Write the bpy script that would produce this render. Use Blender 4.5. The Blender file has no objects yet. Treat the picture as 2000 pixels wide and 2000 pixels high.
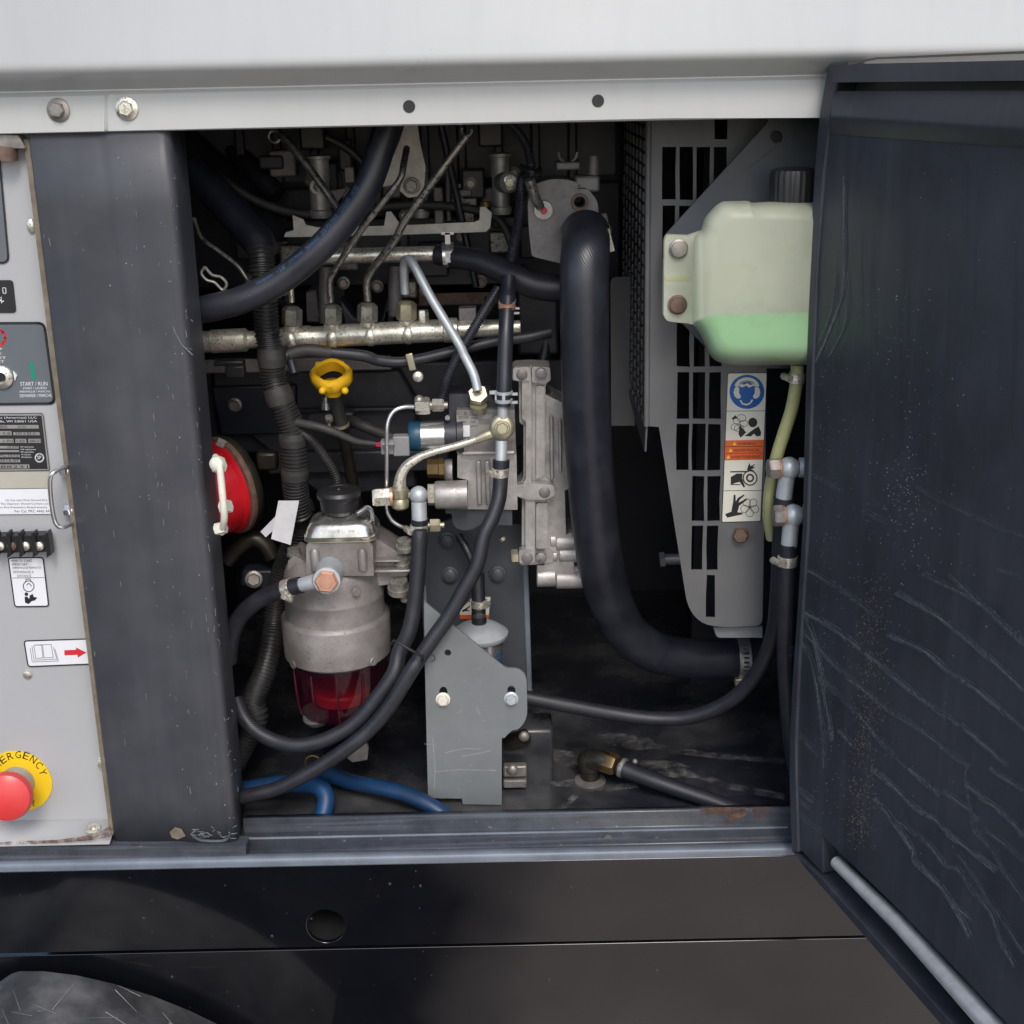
import bpy, bmesh, math, random
from mathutils import Vector, Matrix, geometry, noise
random.seed(7)
R = math.radians
scene = bpy.context.scene
COL = scene.collection

# ------------------------------------------------------------------ camera
F = 2590.0                      # focal length in photo pixels (photo is 2000 wide)
PITCH, ROLL, DIST = R(18.5), R(1.2), 1.40
fwd = Vector((0, math.cos(PITCH), -math.sin(PITCH)))
_u = Vector((0, math.sin(PITCH), math.cos(PITCH))); _r = Vector((1, 0, 0))
rt = _r * math.cos(ROLL) - _u * math.sin(ROLL)
up = _u * math.cos(ROLL) + _r * math.sin(ROLL)
CAM = -fwd * DIST
cd = bpy.data.cameras.new("camera"); cam = bpy.data.objects.new("camera", cd); COL.objects.link(cam)
cd.sensor_width = 36; cd.lens = 36 * F / 2000; cd.clip_start = 0.01; cd.clip_end = 500
m = Matrix.Identity(4)
for i in range(3):
    m[i][0], m[i][1], m[i][2], m[i][3] = rt[i], up[i], -fwd[i], CAM[i]
cam.matrix_world = m
scene.camera = cam

# ------------------------------------------------------------------ sky, sun, exposure
SUN_EL, SUN_AZ = R(46), R(172)   # azimuth clockwise from +Y (the machine looks to -Y)
w = bpy.data.worlds.new("World"); scene.world = w; w.use_nodes = True
nt = w.node_tree; bg = nt.nodes["Background"]
sky = nt.nodes.new("ShaderNodeTexSky"); sky.sky_type = 'NISHITA'; sky.sun_disc = False
sky.sun_elevation = SUN_EL; sky.sun_rotation = SUN_AZ
sky.air_density = 1.0; sky.dust_density = 2.2; sky.ozone_density = 1.0
nt.links.new(sky.outputs[0], bg.inputs[0]); bg.inputs[1].default_value = 0.15
sl = bpy.data.lights.new("sun", 'SUN'); so = bpy.data.objects.new("sun", sl); COL.objects.link(so)
sl.energy = 0.9; sl.angle = R(18); sl.color = (1, .965, .92)
sd = Vector((math.sin(SUN_AZ) * math.cos(SUN_EL), math.cos(SUN_AZ) * math.cos(SUN_EL), math.sin(SUN_EL)))
so.rotation_euler = sd.to_track_quat('Z', 'Y').to_euler()
scene.view_settings.view_transform = 'Standard'; scene.view_settings.look = 'None'
scene.view_settings.exposure = 0.6; scene.view_settings.gamma = 1.0
scene.cycles.max_bounces = 8; scene.cycles.transparent_max_bounces = 12
scene.cycles.caustics_reflective = False; scene.cycles.caustics_refractive = False

# ------------------------------------------------------------------ measuring helpers (photo pixel -> place at depth y)
def ray(sx, sy): return fwd + rt * ((sx - 1000) / F) + up * ((1000 - sy) / F)
def P(sx, sy, y):
    d = ray(sx, sy); return CAM + d * ((y - CAM.y) / d.y)
def PZ(sx, sy, z):
    d = ray(sx, sy); return CAM + d * ((z - CAM.z) / d.z)
def px(n, p): return n * ((p - CAM).dot(fwd)) / F       # n pixels at point p, in metres
def zf(ox, oy, s): return lambda x, y, d: P(ox + x / s, oy + y / s, d)
A_, B_, C_, D_ = zf(0, 200, 3.864), zf(350, 220, 4.293), zf(750, 220, 4.293), zf(1150, 220, 4.293)
E_, F_, G_, H_ = zf(0, 600, 4.293), zf(380, 640, 4.83), zf(700, 700, 4.293), zf(1150, 650, 4.293)
I_, J_, K_, L_ = zf(0, 1020, 4.293), zf(430, 980, 4.83), zf(780, 1050, 4.83), zf(1150, 1050, 4.293)
M_, N_, O_, Q_ = zf(0, 1400, 3.864), zf(430, 1300, 3.864), zf(930, 1350, 2.972), zf(1500, 1500, 3.864)
def Zp(f, y, pts): return [f(a, b, y) for a, b in pts]

# ------------------------------------------------------------------ materials
def nd(t, k, **kw):
    n = t.nodes.new(k)
    for a, b in kw.items(): setattr(n, a, b)
    return n
def mat(name, base, rough=.5, metal=0., spec=.5, nscale=20., namt=.15, bump=0., bscale=200., speck=None, dust_or_sheen=None,
        rvar=.1, coat=0., alpha=1., trans=0., uvbump=None, streak=0., hstreak=0., nalpha=0.):
    m = bpy.data.materials.new(name); m.use_nodes = True
    t = m.node_tree; L = t.links.new; b = t.nodes["Principled BSDF"]
    tc = nd(t, "ShaderNodeTexCoord"); geo = nd(t, "ShaderNodeNewGeometry")
    pos = geo.outputs["Position"]
    n1 = nd(t, "ShaderNodeTexNoise"); n1.inputs["Scale"].default_value = nscale; n1.inputs["Detail"].default_value = 6
    n1.inputs["Roughness"].default_value = .65; L(pos, n1.inputs["Vector"])
    mix = nd(t, "ShaderNodeMix", data_type='RGBA'); mr = nd(t, "ShaderNodeMapRange")
    mr.inputs[1].default_value = .3; mr.inputs[2].default_value = .7; L(n1.outputs[0], mr.inputs[0]); L(mr.outputs[0], mix.inputs[0])
    mix.inputs[6].default_value = (*[c * (1 - namt) for c in base], 1); mix.inputs[7].default_value = (*[min(1, c * (1 + namt)) for c in base], 1)
    out = mix.outputs[2]
    if streak or hstreak:   # grime runs
        mp = nd(t, "ShaderNodeMapping"); mp.inputs["Scale"].default_value = (60, 60, 2.2) if streak else (5, 160, 160); L(pos, mp.inputs[0])
        ns = nd(t, "ShaderNodeTexNoise"); ns.inputs["Scale"].default_value = 1; ns.inputs["Detail"].default_value = 5; L(mp.outputs[0], ns.inputs["Vector"])
        rs = nd(t, "ShaderNodeMapRange"); rs.inputs[1].default_value = .48; rs.inputs[2].default_value = .75; rs.inputs[4].default_value = streak or hstreak
        L(ns.outputs[0], rs.inputs[0]); mx = nd(t, "ShaderNodeMix", data_type='RGBA'); L(rs.outputs[0], mx.inputs[0]); L(out, mx.inputs[6])
        mx.inputs[7].default_value = (.16, .17, .2, 1); out = mx.outputs[2]
    for spec_ in ([dust_or_sheen] if dust_or_sheen else []) + ([speck] if isinstance(speck, tuple) else (speck or [])):
        col, sc, lo, hi, amt = spec_
        n2 = nd(t, "ShaderNodeTexNoise"); n2.inputs["Scale"].default_value = sc; n2.inputs["Detail"].default_value = 4; n2.inputs["Roughness"].default_value = .6
        L(pos, n2.inputs["Vector"])
        r2 = nd(t, "ShaderNodeMapRange"); r2.inputs[1].default_value = lo; r2.inputs[2].default_value = hi; r2.inputs[4].default_value = amt
        L(n2.outputs[0], r2.inputs[0]); mx = nd(t, "ShaderNodeMix", data_type='RGBA')
        L(r2.outputs[0], mx.inputs[0]); L(out, mx.inputs[6]); mx.inputs[7].default_value = (*col, 1); out = mx.outputs[2]
    L(out, b.inputs["Base Color"])
    rr = nd(t, "ShaderNodeMapRange"); rr.inputs[3].default_value = max(.02, rough - rvar); rr.inputs[4].default_value = min(1, rough + rvar)
    L(n1.outputs[0], rr.inputs[0]); L(rr.outputs[0], b.inputs["Roughness"])
    b.inputs["Metallic"].default_value = metal; b.inputs["Specular IOR Level"].default_value = spec
    b.inputs["Coat Weight"].default_value = coat; b.inputs["Alpha"].default_value = alpha; b.inputs["Transmission Weight"].default_value = trans
    if nalpha:
        na = nd(t, "ShaderNodeTexNoise"); na.inputs["Scale"].default_value = nalpha; na.inputs["Detail"].default_value = 8; na.inputs["Roughness"].default_value = .7; L(pos, na.inputs["Vector"])
        ra = nd(t, "ShaderNodeMapRange"); ra.inputs[1].default_value = .42; ra.inputs[2].default_value = .66; ra.inputs[4].default_value = alpha; L(na.outputs[0], ra.inputs[0]); L(ra.outputs[0], b.inputs["Alpha"])
    if bump or uvbump:
        bp = nd(t, "ShaderNodeBump"); bp.inputs["Strength"].default_value = bump or .4; bp.inputs["Distance"].default_value = .001
        if uvbump:
            uv = nd(t, "ShaderNodeUVMap"); wv = nd(t, "ShaderNodeTexWave", wave_type='BANDS', bands_direction='DIAGONAL')
            wv.inputs["Scale"].default_value = uvbump; wv.inputs["Distortion"].default_value = 1.5; L(uv.outputs[0], wv.inputs[0])
            L(wv.outputs[1], bp.inputs["Height"])
        else:
            nb = nd(t, "ShaderNodeTexNoise"); nb.inputs["Scale"].default_value = bscale; nb.inputs["Detail"].default_value = 3; L(pos, nb.inputs["Vector"])
            L(nb.outputs[0], bp.inputs["Height"])
        L(bp.outputs[0], b.inputs["Normal"])
    return m
DUST = (.23, .21, .18)
M = dict(
 white=mat("white_paint", (.50, .507, .492), .3, nscale=3, namt=.04, streak=.05, speck=((.3, .27, .24), 160, .73, .78, .5)),
 panel=mat("light_grey_paint", (.405, .41, .415), .42, nscale=4, namt=.04, speck=((.35, .33, .3), 120, .72, .78, .5)),
 post=mat("dark_grey_paint", (.052, .055, .064), .46, nscale=14, namt=.14, bump=.06, bscale=900, dust_or_sheen=((.10, .095, .09), 7, .45, .85, .3), speck=((.2, .19, .18), 420, .68, .76, .4), streak=.08),
 door=mat("door_coating", (.035, .039, .050), .46, nscale=9, namt=.3, bump=.1, bscale=60, dust_or_sheen=((.085, .085, .088), 6, .45, .85, .4), speck=((.2, .19, .18), 420, .68, .76, .4), streak=.12),
 frame=mat("glossy_black_paint", (.004, .0044, .006), .11, spec=.7, nscale=30, namt=.2, rvar=.05, dust_or_sheen=((.05, .045, .04), 6, .5, .95, .12), coat=.6),
 sill=mat("worn_black_paint", (.06, .065, .078), .3, nscale=40, namt=.25, bump=.08, hstreak=.6, dust_or_sheen=((.17, .17, .165), 60, .6, .9, .4), speck=((.3, .28, .26), 190, .66, .74, .8)),
 bay=mat("bay_black", (.012, .014, .021), .42, nscale=20, namt=.35, dust_or_sheen=((.09, .085, .08), 9, .56, .8, .5), speck=((.25, .25, .25), 240, .72, .77, .6)),
 floor=mat("bay_floor_black", (.022, .024, .031), .26, nscale=24, namt=.4, bump=.05, bscale=90, dust_or_sheen=((.16, .155, .15), 5, .5, .74, .6), speck=((.3, .29, .27), 150, .70, .76, .7)),
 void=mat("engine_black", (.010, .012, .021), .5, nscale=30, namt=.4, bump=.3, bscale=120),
 block=mat("engine_block_paint", (.032, .033, .041), .45, nscale=40, namt=.4, bump=.3, bscale=160),
 alu=mat("cast_aluminium", (.43, .415, .40), .44, metal=.5, nscale=38, namt=.32, bump=.35, bscale=420, speck=((.10, .09, .08), 300, .66, .73, .7), dust_or_sheen=((.22, .2, .18), 22, .5, .75, .45)),
 aludark=mat("dirty_cast_aluminium", (.22, .205, .2), .55, metal=.35, nscale=45, namt=.3, bump=.35, bscale=420, speck=((.05, .045, .04), 260, .6, .7, .8)),
 zinc=mat("zinc_plate", (.78, .75, .64), .34, metal=.7, nscale=60, namt=.25, speck=[((.12, .10, .07), 420, .57, .64, .85), ((.25, .21, .15), 90, .55, .7, .6)], bump=.15),
 zincd=mat("dirty_zinc", (.33, .32, .28), .42, metal=.6, nscale=70, namt=.3, speck=((.06, .05, .04), 300, .58, .66, .85), bump=.2),
 steel=mat("bright_steel", (.66, .66, .66), .24, metal=.85, nscale=50, namt=.1),
 pale=mat("pale_pipe", (.5, .54, .56), .4, metal=.35, nscale=60, namt=.12, speck=((.18, .17, .16), 300, .70, .76, .6)),
 pipe=mat("dirty_pipe", (.30, .285, .26), .34, metal=.7, nscale=90, namt=.4, speck=((.035, .03, .03), 220, .55, .62, .85)),
 gold=mat("yellow_passivate", (.5, .47, .33), .35, metal=.7, nscale=60, namt=.2, speck=((.14, .1, .06), 300, .68, .75, .6)),
 chrome=mat("stained_chrome", (.55, .54, .50), .22, metal=.85, nscale=35, namt=.45, speck=((.2, .17, .12), 160, .55, .66, .6)),
 bracketscr=mat("pale_scuff", (.30, .31, .31), .6, nscale=200, namt=.3), redribs=mat("red_clear_rib", (.07, .012, .022), .1, nscale=10, namt=.1, alpha=.7),
 silt=mat("dried_silt", (.20, .19, .185), .6, nscale=90, namt=.3, alpha=.75, nalpha=55), stain=mat("oily_stain", (.02, .018, .015), .4, nscale=90, namt=.3, alpha=.3, nalpha=25),
 copper=mat("copper_bolt", (.62, .34, .23), .38, metal=.5, nscale=60, namt=.15),
 brass=mat("tarnished_brass", (.13, .085, .03), .42, metal=.5, nscale=50, namt=.4),
 brassd=mat("dark_fitting", (.03, .026, .02), .4, metal=.4, nscale=50, namt=.4),
 rust=mat("rusty_steel", (.17, .11, .085), .6, metal=.35, nscale=90, namt=.35, bump=.3, bscale=500),
 rustp=mat("rust_patch", (.15, .088, .06), .8, alpha=.95, nalpha=70, nscale=120, namt=.5, bump=.5, bscale=400),
 oldsteel=mat("dull_bolt", (.30, .275, .25), .45, metal=.55, nscale=80, namt=.3, bump=.2, bscale=500),
 rubber=mat("black_rubber", (.020, .021, .027), .42, nscale=60, namt=.3, uvbump=170, bump=.2, speck=((.22, .22, .22), 200, .73, .77, .7)),
 rubberd=mat("smooth_black_rubber", (.017, .019, .027), .36, nscale=40, namt=.3, uvbump=190, bump=.12, dust_or_sheen=((.075, .08, .09), 16, .45, .85, .4), speck=((.2, .2, .2), 170, .72, .77, .7)),  # bluish patches paint the thick hose's sheen into the rubber colour
 conduit=mat("corrugated_conduit", (.024, .023, .023), .42, nscale=50, namt=.35, dust_or_sheen=((.08, .07, .06), 30, .5, .8, .25)),
 tape=mat("harness_tape", (.036, .034, .032), .6, nscale=80, namt=.3, bump=.3, bscale=300),
 grille=mat("grille_grey_paint", (.125, .127, .13), .5, nscale=12, namt=.12, bump=.08, bscale=800, dust_or_sheen=((.2, .18, .16), 18, .5, .8, .25)),
 bracket=mat("bracket_grey_paint", (.185, .2, .205), .42, nscale=14, namt=.1, bump=.05, bscale=700, dust_or_sheen=((.27, .27, .26), 40, .62, .8, .35)),
 slate=mat("slate_grey_paint", (.058, .066, .077), .42, nscale=12, namt=.15),
 strip=mat("pale_edge_and_highlight", (.15, .175, .21), .4, nscale=20, namt=.2),  # reflected highlight of rail edge and sill fold, put into the colour
 hdpe=mat("translucent_plastic", (.86, .89, .70), .32, nscale=10, namt=.06, alpha=.36, dust_or_sheen=((.45, .38, .2), 18, .55, .8, .35)),
 palemetal=mat("pale_stained_steel", (.56, .53, .47), .5, metal=.1, nscale=60, namt=.2, speck=((.12, .10, .08), 300, .62, .7, .7)),
 coolant=mat("green_coolant", (.0, .46, .10), .2, nscale=5, namt=.05),
 vinyl=mat("yellowed_clear_hose", (.42, .42, .21), .3, nscale=30, namt=.15),
 cap=mat("black_plastic", (.018, .018, .02), .38, nscale=30, namt=.2),
 red=mat("red_filter_paint", (.50, .009, .016), .3, nscale=20, namt=.15, dust_or_sheen=((.16, .03, .025), 24, .5, .75, .5)),
 redbtn=mat("red_button_plastic", (.66, .05, .05), .33, nscale=12, namt=.08),
 redcup=mat("red_clear_plastic", (.030, .003, .009), .07, nscale=10, namt=.1, alpha=.66),
 alubrown=mat("grimy_filter_casting", (.29, .268, .258), .48, metal=.4, nscale=30, namt=.25, bump=.35, bscale=420, speck=((.08, .07, .065), 300, .62, .7, .7), dust_or_sheen=((.13, .11, .095), 14, .42, .68, .65)),
 redfloat=mat("red_float", (.9, .02, .025), .35, nscale=10, namt=.1),
 yellow=mat("yellow_plastic", (.80, .47, .018), .42, nscale=40, namt=.15),
 ylabel=mat("yellow_print", (.88, .60, .02), .35, nscale=8, namt=.05),
 blue=mat("blue_hose", (.006, .055, .16), .45, nscale=30, namt=.25, dust_or_sheen=((.01, .014, .022), 9, .42, .62, .6)),
 bluecap=mat("teal_solenoid_cap", (.012, .06, .11), .4, nscale=30, namt=.15),
 conn=mat("grey_connector", (.26, .26, .265), .5, nscale=60, namt=.12),
 wire=mat("red_wire", (.55, .03, .06), .4, nscale=60, namt=.1),
 cream=mat("cream_paint", (.74, .72, .60), .5, nscale=70, namt=.12, bump=.15, bscale=400, speck=((.3, .25, .18), 240, .70, .76, .5)),
 paper=mat("paper_tag", (.56, .56, .58), .8, nscale=60, namt=.08, bump=.3, bscale=60),
 label=mat("label_white", (.76, .77, .79), .4, nscale=8, namt=.03),
 wlabel=mat("label_cream", (.72, .70, .60), .45, nscale=8, namt=.05),
 ink=mat("black_ink", (.018, .017, .018), .5, nscale=8, namt=.05),
 inkg=mat("grey_ink", (.18, .18, .19), .5, nscale=8, namt=.05),
 whiteink=mat("white_ink", (.72, .73, .74), .5, nscale=8, namt=.05),
 inkblue=mat("blue_print", (.0, .10, .38), .4, nscale=8, namt=.05),
 inkteal=mat("faded_blue_lettering", (.06, .13, .24), .5, nscale=8, namt=.1),
 inkorange=mat("orange_print", (.70, .13, .035), .4, nscale=8, namt=.05),
 inkred=mat("red_print", (.62, .035, .045), .4, nscale=8, namt=.05),
 inkgreen=mat("green_print", (.0, .27, .16), .4, nscale=8, namt=.05),
 overlay=mat("grey_overlay", (.125, .14, .155), .4, nscale=8, namt=.04),
 silver=mat("silver_plate", (.38, .37, .35), .35, metal=.4, nscale=20, namt=.08),
 tapebeige=mat("beige_strip", (.44, .42, .35), .4, nscale=20, namt=.05),
 grime=mat("brown_grime", (.17, .145, .105), .75, nscale=60, namt=.35),
 galv=mat("galvanised_tube", (.55, .57, .58), .34, metal=.4, nscale=40, namt=.2, speck=((.25, .12, .06), 60, .72, .78, .7)),
 fender=mat("grey_plastic_mudguard", (.055, .057, .06), .6, nscale=16, namt=.3, bump=.3, bscale=300, dust_or_sheen=((.2, .2, .2), 22, .42, .75, .6), speck=((.35, .35, .34), 120, .70, .75, .5)),
 scratch=mat("pale_scratch", (.155, .165, .18), .6, nscale=300, namt=.5),
 faint=mat("faint_scratch", (.056, .061, .071), .6, nscale=300, namt=.5),
 spot=mat("dried_mud_specks", (.24, .19, .14), .8, nscale=200, namt=.5),
 spotw=mat("pale_dust_specks", (.33, .34, .36), .7, nscale=200, namt=.4),
 drop=mat("water_bead", (.03, .032, .036), .3, nscale=10, namt=.1),
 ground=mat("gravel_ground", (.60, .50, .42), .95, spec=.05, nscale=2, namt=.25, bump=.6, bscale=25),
)

# pale gravel, left side painted near black for the viewer's reflection in the rail
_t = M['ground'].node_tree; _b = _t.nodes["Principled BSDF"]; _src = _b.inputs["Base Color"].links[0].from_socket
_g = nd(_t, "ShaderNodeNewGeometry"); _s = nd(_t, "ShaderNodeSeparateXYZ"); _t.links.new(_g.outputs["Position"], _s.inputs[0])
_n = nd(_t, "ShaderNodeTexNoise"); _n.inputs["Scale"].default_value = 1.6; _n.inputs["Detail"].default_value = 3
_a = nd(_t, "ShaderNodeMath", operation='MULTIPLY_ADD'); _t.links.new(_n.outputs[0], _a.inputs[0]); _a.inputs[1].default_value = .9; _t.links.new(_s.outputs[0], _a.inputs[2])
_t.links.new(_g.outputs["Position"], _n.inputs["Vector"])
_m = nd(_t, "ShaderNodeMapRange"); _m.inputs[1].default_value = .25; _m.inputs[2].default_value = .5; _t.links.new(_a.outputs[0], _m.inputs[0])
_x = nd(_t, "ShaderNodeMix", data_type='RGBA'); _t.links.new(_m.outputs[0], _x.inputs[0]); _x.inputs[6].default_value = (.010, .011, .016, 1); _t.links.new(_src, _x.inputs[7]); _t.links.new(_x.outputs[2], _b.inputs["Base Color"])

# ------------------------------------------------------------------ mesh helpers
ORG = {}
class MB:
    def __init__(s): s.v, s.f, s.uv, s.has = [], [], [], False
    def add(s, v, f, uv=None):
        o = len(s.v); s.v += [Vector(a) for a in v]; s.f += [tuple(o + i for i in a) for a in f]
        s.uv += (uv if uv else [(0, 0)] * len(v)); s.has |= bool(uv); return s
    def plate(s, outer, n, holes=()):
        """flat polygon with holes, given thickness n (vector)"""
        loops = [list(outer)] + [list(h) for h in holes]
        flatv = [p for l in loops for p in l]; k = len(flatv)
        tris = geometry.tessellate_polygon(loops)
        f = [tuple(t) for t in tris] + [tuple(k + i for i in reversed(t)) for t in tris]
        o = 0
        for l in loops:
            c = len(l)
            for i in range(c):
                j = (i + 1) % c; f.append((o + i, o + j, k + o + j, k + o + i))
            o += c
        n = Vector(n); return s.add(flatv + [p + n for p in flatv], f)
    def box(s, c, size, rot=None):
        c = Vector(c); h = [a / 2 for a in size]; v = []
        for x in (-1, 1):
            for y in (-1, 1):
                for z in (-1, 1):
                    p = Vector((x * h[0], y * h[1], z * h[2])); v.append(c + (rot @ p if rot else p))
        return s.add(v, [(0, 1, 3, 2), (4, 6, 7, 5), (0, 4, 5, 1), (2, 3, 7, 6), (0, 2, 6, 4), (1, 5, 7, 3)])
    def lathe(s, o, ax, prof, n=28, start=0., cap=True):
        """prof: (radius, distance along axis)"""
        ax = Vector(ax).normalized(); o = Vector(o)
        a = ax.orthogonal().normalized() if abs(ax.z) > .99 or True else None
        ref = Vector((0, 0, 1)) if abs(ax.z) < .9 else Vector((0, 1, 0))
        a = (ref - ax * ref.dot(ax)).normalized(); b = ax.cross(a)
        v, f, uv = [], [], []
        for k, (r, h) in enumerate(prof):
            for i in range(n):
                t = start + 2 * math.pi * i / n
                v.append(o + ax * h + (a * math.cos(t) + b * math.sin(t)) * max(r, 1e-5)); uv.append((h * 1.0, i / n * .2))
        for k in range(len(prof) - 1):
            for i in range(n):
                j = (i + 1) % n; f.append((k * n + i, k * n + j, (k + 1) * n + j, (k + 1) * n + i))
        if cap: f.append(tuple(range(n - 1, -1, -1))); f.append(tuple((len(prof) - 1) * n + i for i in range(n)))
        return s.add(v, f, uv)
    def cyl(s, p, q, r, r2=None, n=20):
        d = q - p; return s.lathe(p, d, [(r, 0), (r if r2 is None else r2, d.length)], n)
    def hexa(s, o, ax, r, h):
        return s.lathe(o, ax, [(r, 0), (r, h * .82), (r * .86, h)], 6, random.random())
    def ball(s, c, r, n=18, sq=(1, 1, 1)):
        prof = [(r * math.sin(math.pi * k / 10), -r * math.cos(math.pi * k / 10)) for k in range(11)]
        o = len(s.v); s.lathe(c, (0, 0, 1), prof, n)
        for i in range(o, len(s.v)):
            d = s.v[i] - c; s.v[i] = c + Vector((d.x * sq[0], d.y * sq[1], d.z * sq[2]))
        return s
    def tube(s, pts, r, n=14, rib=None, sub=8, smooth=True, cap=True):
        """rib = (pitch, depth) in metres for corrugated tube; r float or list per control point"""
        pts = [Vector(p) for p in pts]; rs = list(r) if isinstance(r, (list, tuple)) else [r] * len(pts)
        if smooth and len(pts) > 2: C, rr = spline(pts, rs, sub)
        else: C, rr = pts, rs
        if rib: C, rr = resample(C, rr, rib[0] / 4)
        T = []
        for i in range(len(C)):
            a = C[max(0, i - 1)]; b = C[min(len(C) - 1, i + 1)]; T.append((b - a).normalized())
        nrm = T[0].orthogonal().normalized(); v, f, uv = [], [], []; L = 0
        for i in range(len(C)):
            if i: L += (C[i] - C[i - 1]).length
            nrm = (nrm - T[i] * nrm.dot(T[i])).normalized(); bi = T[i].cross(nrm)
            q = rr[i] - (rib[1] if rib and i % 4 in (2, 3) else 0)
            for k in range(n):
                t = 2 * math.pi * k / n; v.append(C[i] + (nrm * math.cos(t) + bi * math.sin(t)) * q)
                uv.append((L, abs(k / n - .5) * 2 * math.pi * rr[i]))
        for i in range(len(C) - 1):
            for k in range(n):
                j = (k + 1) % n; f.append((i * n + k, i * n + j, (i + 1) * n + j, (i + 1) * n + k))
        if cap: f.append(tuple(range(n - 1, -1, -1))); f.append(tuple((len(C) - 1) * n + k for k in range(n)))
        return s.add(v, f, uv)
    def band(s, c, ax, r, w, th=.0008, n=28):
        return s.lathe(Vector(c) - Vector(ax).normalized() * w / 2, ax, [(r, 0), (r + th, w * .06), (r + th, w * .94), (r, w)], n)
    def build(s, name, m, parent=None, bevel=0., seg=2, sharp=38, normals=True):
        me = bpy.data.meshes.new(name)
        if parent: o_ = ORG[parent]
        else:
            lo = [min(v[i] for v in s.v) for i in range(3)]; hi = [max(v[i] for v in s.v) for i in range(3)]
            o_ = Vector(((lo[0] + hi[0]) / 2, (lo[1] + hi[1]) / 2, lo[2]))
        me.from_pydata([v - o_ for v in s.v], [], s.f)
        if s.has:
            ul = me.uv_layers.new(name="UVMap")
            for lp in me.loops: ul.data[lp.index].uv = s.uv[lp.vertex_index]
        if normals:
            bm = bmesh.new(); bm.from_mesh(me); bmesh.ops.recalc_face_normals(bm, faces=bm.faces); bm.to_mesh(me); bm.free()
        me.polygons.foreach_set("use_smooth", [True] * len(me.polygons)); me.set_sharp_from_angle(angle=R(sharp))
        me.materials.append(M[m] if isinstance(m, str) else m)
        ob = bpy.data.objects.new(name, me); COL.objects.link(ob)
        if parent: ob.parent = parent
        else: ob.location = o_
        ORG[ob] = o_
        if bevel:
            b = ob.modifiers.new("bevel", 'BEVEL'); b.width = bevel; b.segments = seg; b.limit_method = 'ANGLE'; b.angle_limit = R(40); b.harden_normals = False
        return ob
def spline(pts, rs, sub):
    o, q = [], []; n = len(pts)
    for i in range(n - 1):
        p0 = pts[i - 1] if i else pts[0] * 2 - pts[1]; p1, p2 = pts[i], pts[i + 1]
        p3 = pts[i + 2] if i + 2 < n else pts[-1] * 2 - pts[-2]
        for k in range(sub):
            t = k / sub
            o.append(.5 * ((2 * p1) + (p2 - p0) * t + (2 * p0 - 5 * p1 + 4 * p2 - p3) * t * t + (3 * p1 - p0 - 3 * p2 + p3) * t ** 3))
            q.append(rs[i] * (1 - t) + rs[i + 1] * t)
    o.append(pts[-1]); q.append(rs[-1]); return o, q
def resample(C, rr, step):
    o, q = [C[0]], [rr[0]]; acc = 0.
    for i in range(len(C) - 1):
        a, b = C[i], C[i + 1]; d = (b - a).length
        if d < 1e-9: continue
        t = step - acc
        while t <= d:
            o.append(a.lerp(b, t / d)); q.append(rr[i] + (rr[i + 1] - rr[i]) * t / d); t += step
        acc = d - (t - step)
    return o, q
def tag(o, label, cat=None, group=None, kind=None):
    o['label'] = label
    if cat: o['category'] = cat
    if group: o['group'] = group
    if kind: o['kind'] = kind
    return o
def thing(name, label, cat, loc, group=None):
    o = bpy.data.objects.new(name, None); COL.objects.link(o); o.location = loc; o.empty_display_size = .02
    ORG[o] = Vector(loc); return tag(o, label, cat, group)
def structure(name, mb, m, **k):
    o = mb.build(name, m, **k); o['kind'] = 'structure'; return o
def rpoly(pts, r=None):
    """round the corners of a pixel polygon; point = (x, y) or (x, y, radius)"""
    o = []; n = len(pts)
    for i, p in enumerate(pts):
        q = p[2] if len(p) > 2 else (r or 0); c = Vector(p[:2])
        if not q: o.append((c.x, c.y)); continue
        a = Vector(pts[i - 1][:2]) - c; b = Vector(pts[(i + 1) % n][:2]) - c
        qa = min(q, a.length * .49); qb = min(q, b.length * .49)
        a = c + a.normalized() * qa; b = c + b.normalized() * qb
        for k in range(6):
            t = k / 5; z = a * (1 - t) ** 2 + c * 2 * t * (1 - t) + b * t * t; o.append((z.x, z.y))
    return o
def circ(x, y, rx, ry=None, n=24): return [(x + rx * math.cos(2 * math.pi * i / n), y + (ry or rx) * math.sin(2 * math.pi * i / n)) for i in range(n)]
def S3(pts, y): return [P(a, b, y) for a, b in pts]
def flat(name, pts, y, m, parent, th=.0004, holes=(), bevel=0.):
    return MB().plate(S3(pts, y), (0, th, 0), [S3(h, y) for h in holes]).build(name, m, parent, bevel=bevel)
def hexbolt(parent, p, ax, r, m='zinc', wash=1.45, h=None, name='bolt'):
    ax = Vector(ax).normalized(); h = h or r * .8; mb = MB()
    if wash: mb.lathe(p, ax, [(r * wash, 0), (r * wash, r * .16), (r * wash * .9, r * .26)], 24); q = p + ax * r * .24
    else: q = p
    mb.hexa(q, ax, r, h); mb.lathe(q + ax * h * .9, ax, [(r * .6, 0), (r * .55, h * .16)], 16)
    return mb.build(name, m, parent)
def clamp(parent, c, ax, r, w, side, m='zinc'):
    """worm or ear clamp: band, saddle and screw head towards `side`"""
    ax = Vector(ax).normalized(); side = Vector(side); side = (side - ax * side.dot(ax)).normalized(); c = Vector(c)
    o = MB().band(c, ax, r, w).build('hose_clamp', m, parent)
    t = ax.cross(side)
    mb = MB(); mb.cyl(c + side * (r + w * .25) - t * w * .5, c + side * (r + w * .25) + t * w * .45, w * .34, n=14)
    mb.hexa(c + side * (r + w * .25) - t * w * .55, -t, w * .36, w * .4)
    mb.box(c + side * r, (w * .8, w * .8, w * .5)); mb.build('clamp_screw', m, parent); return o
_tc = {}
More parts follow.
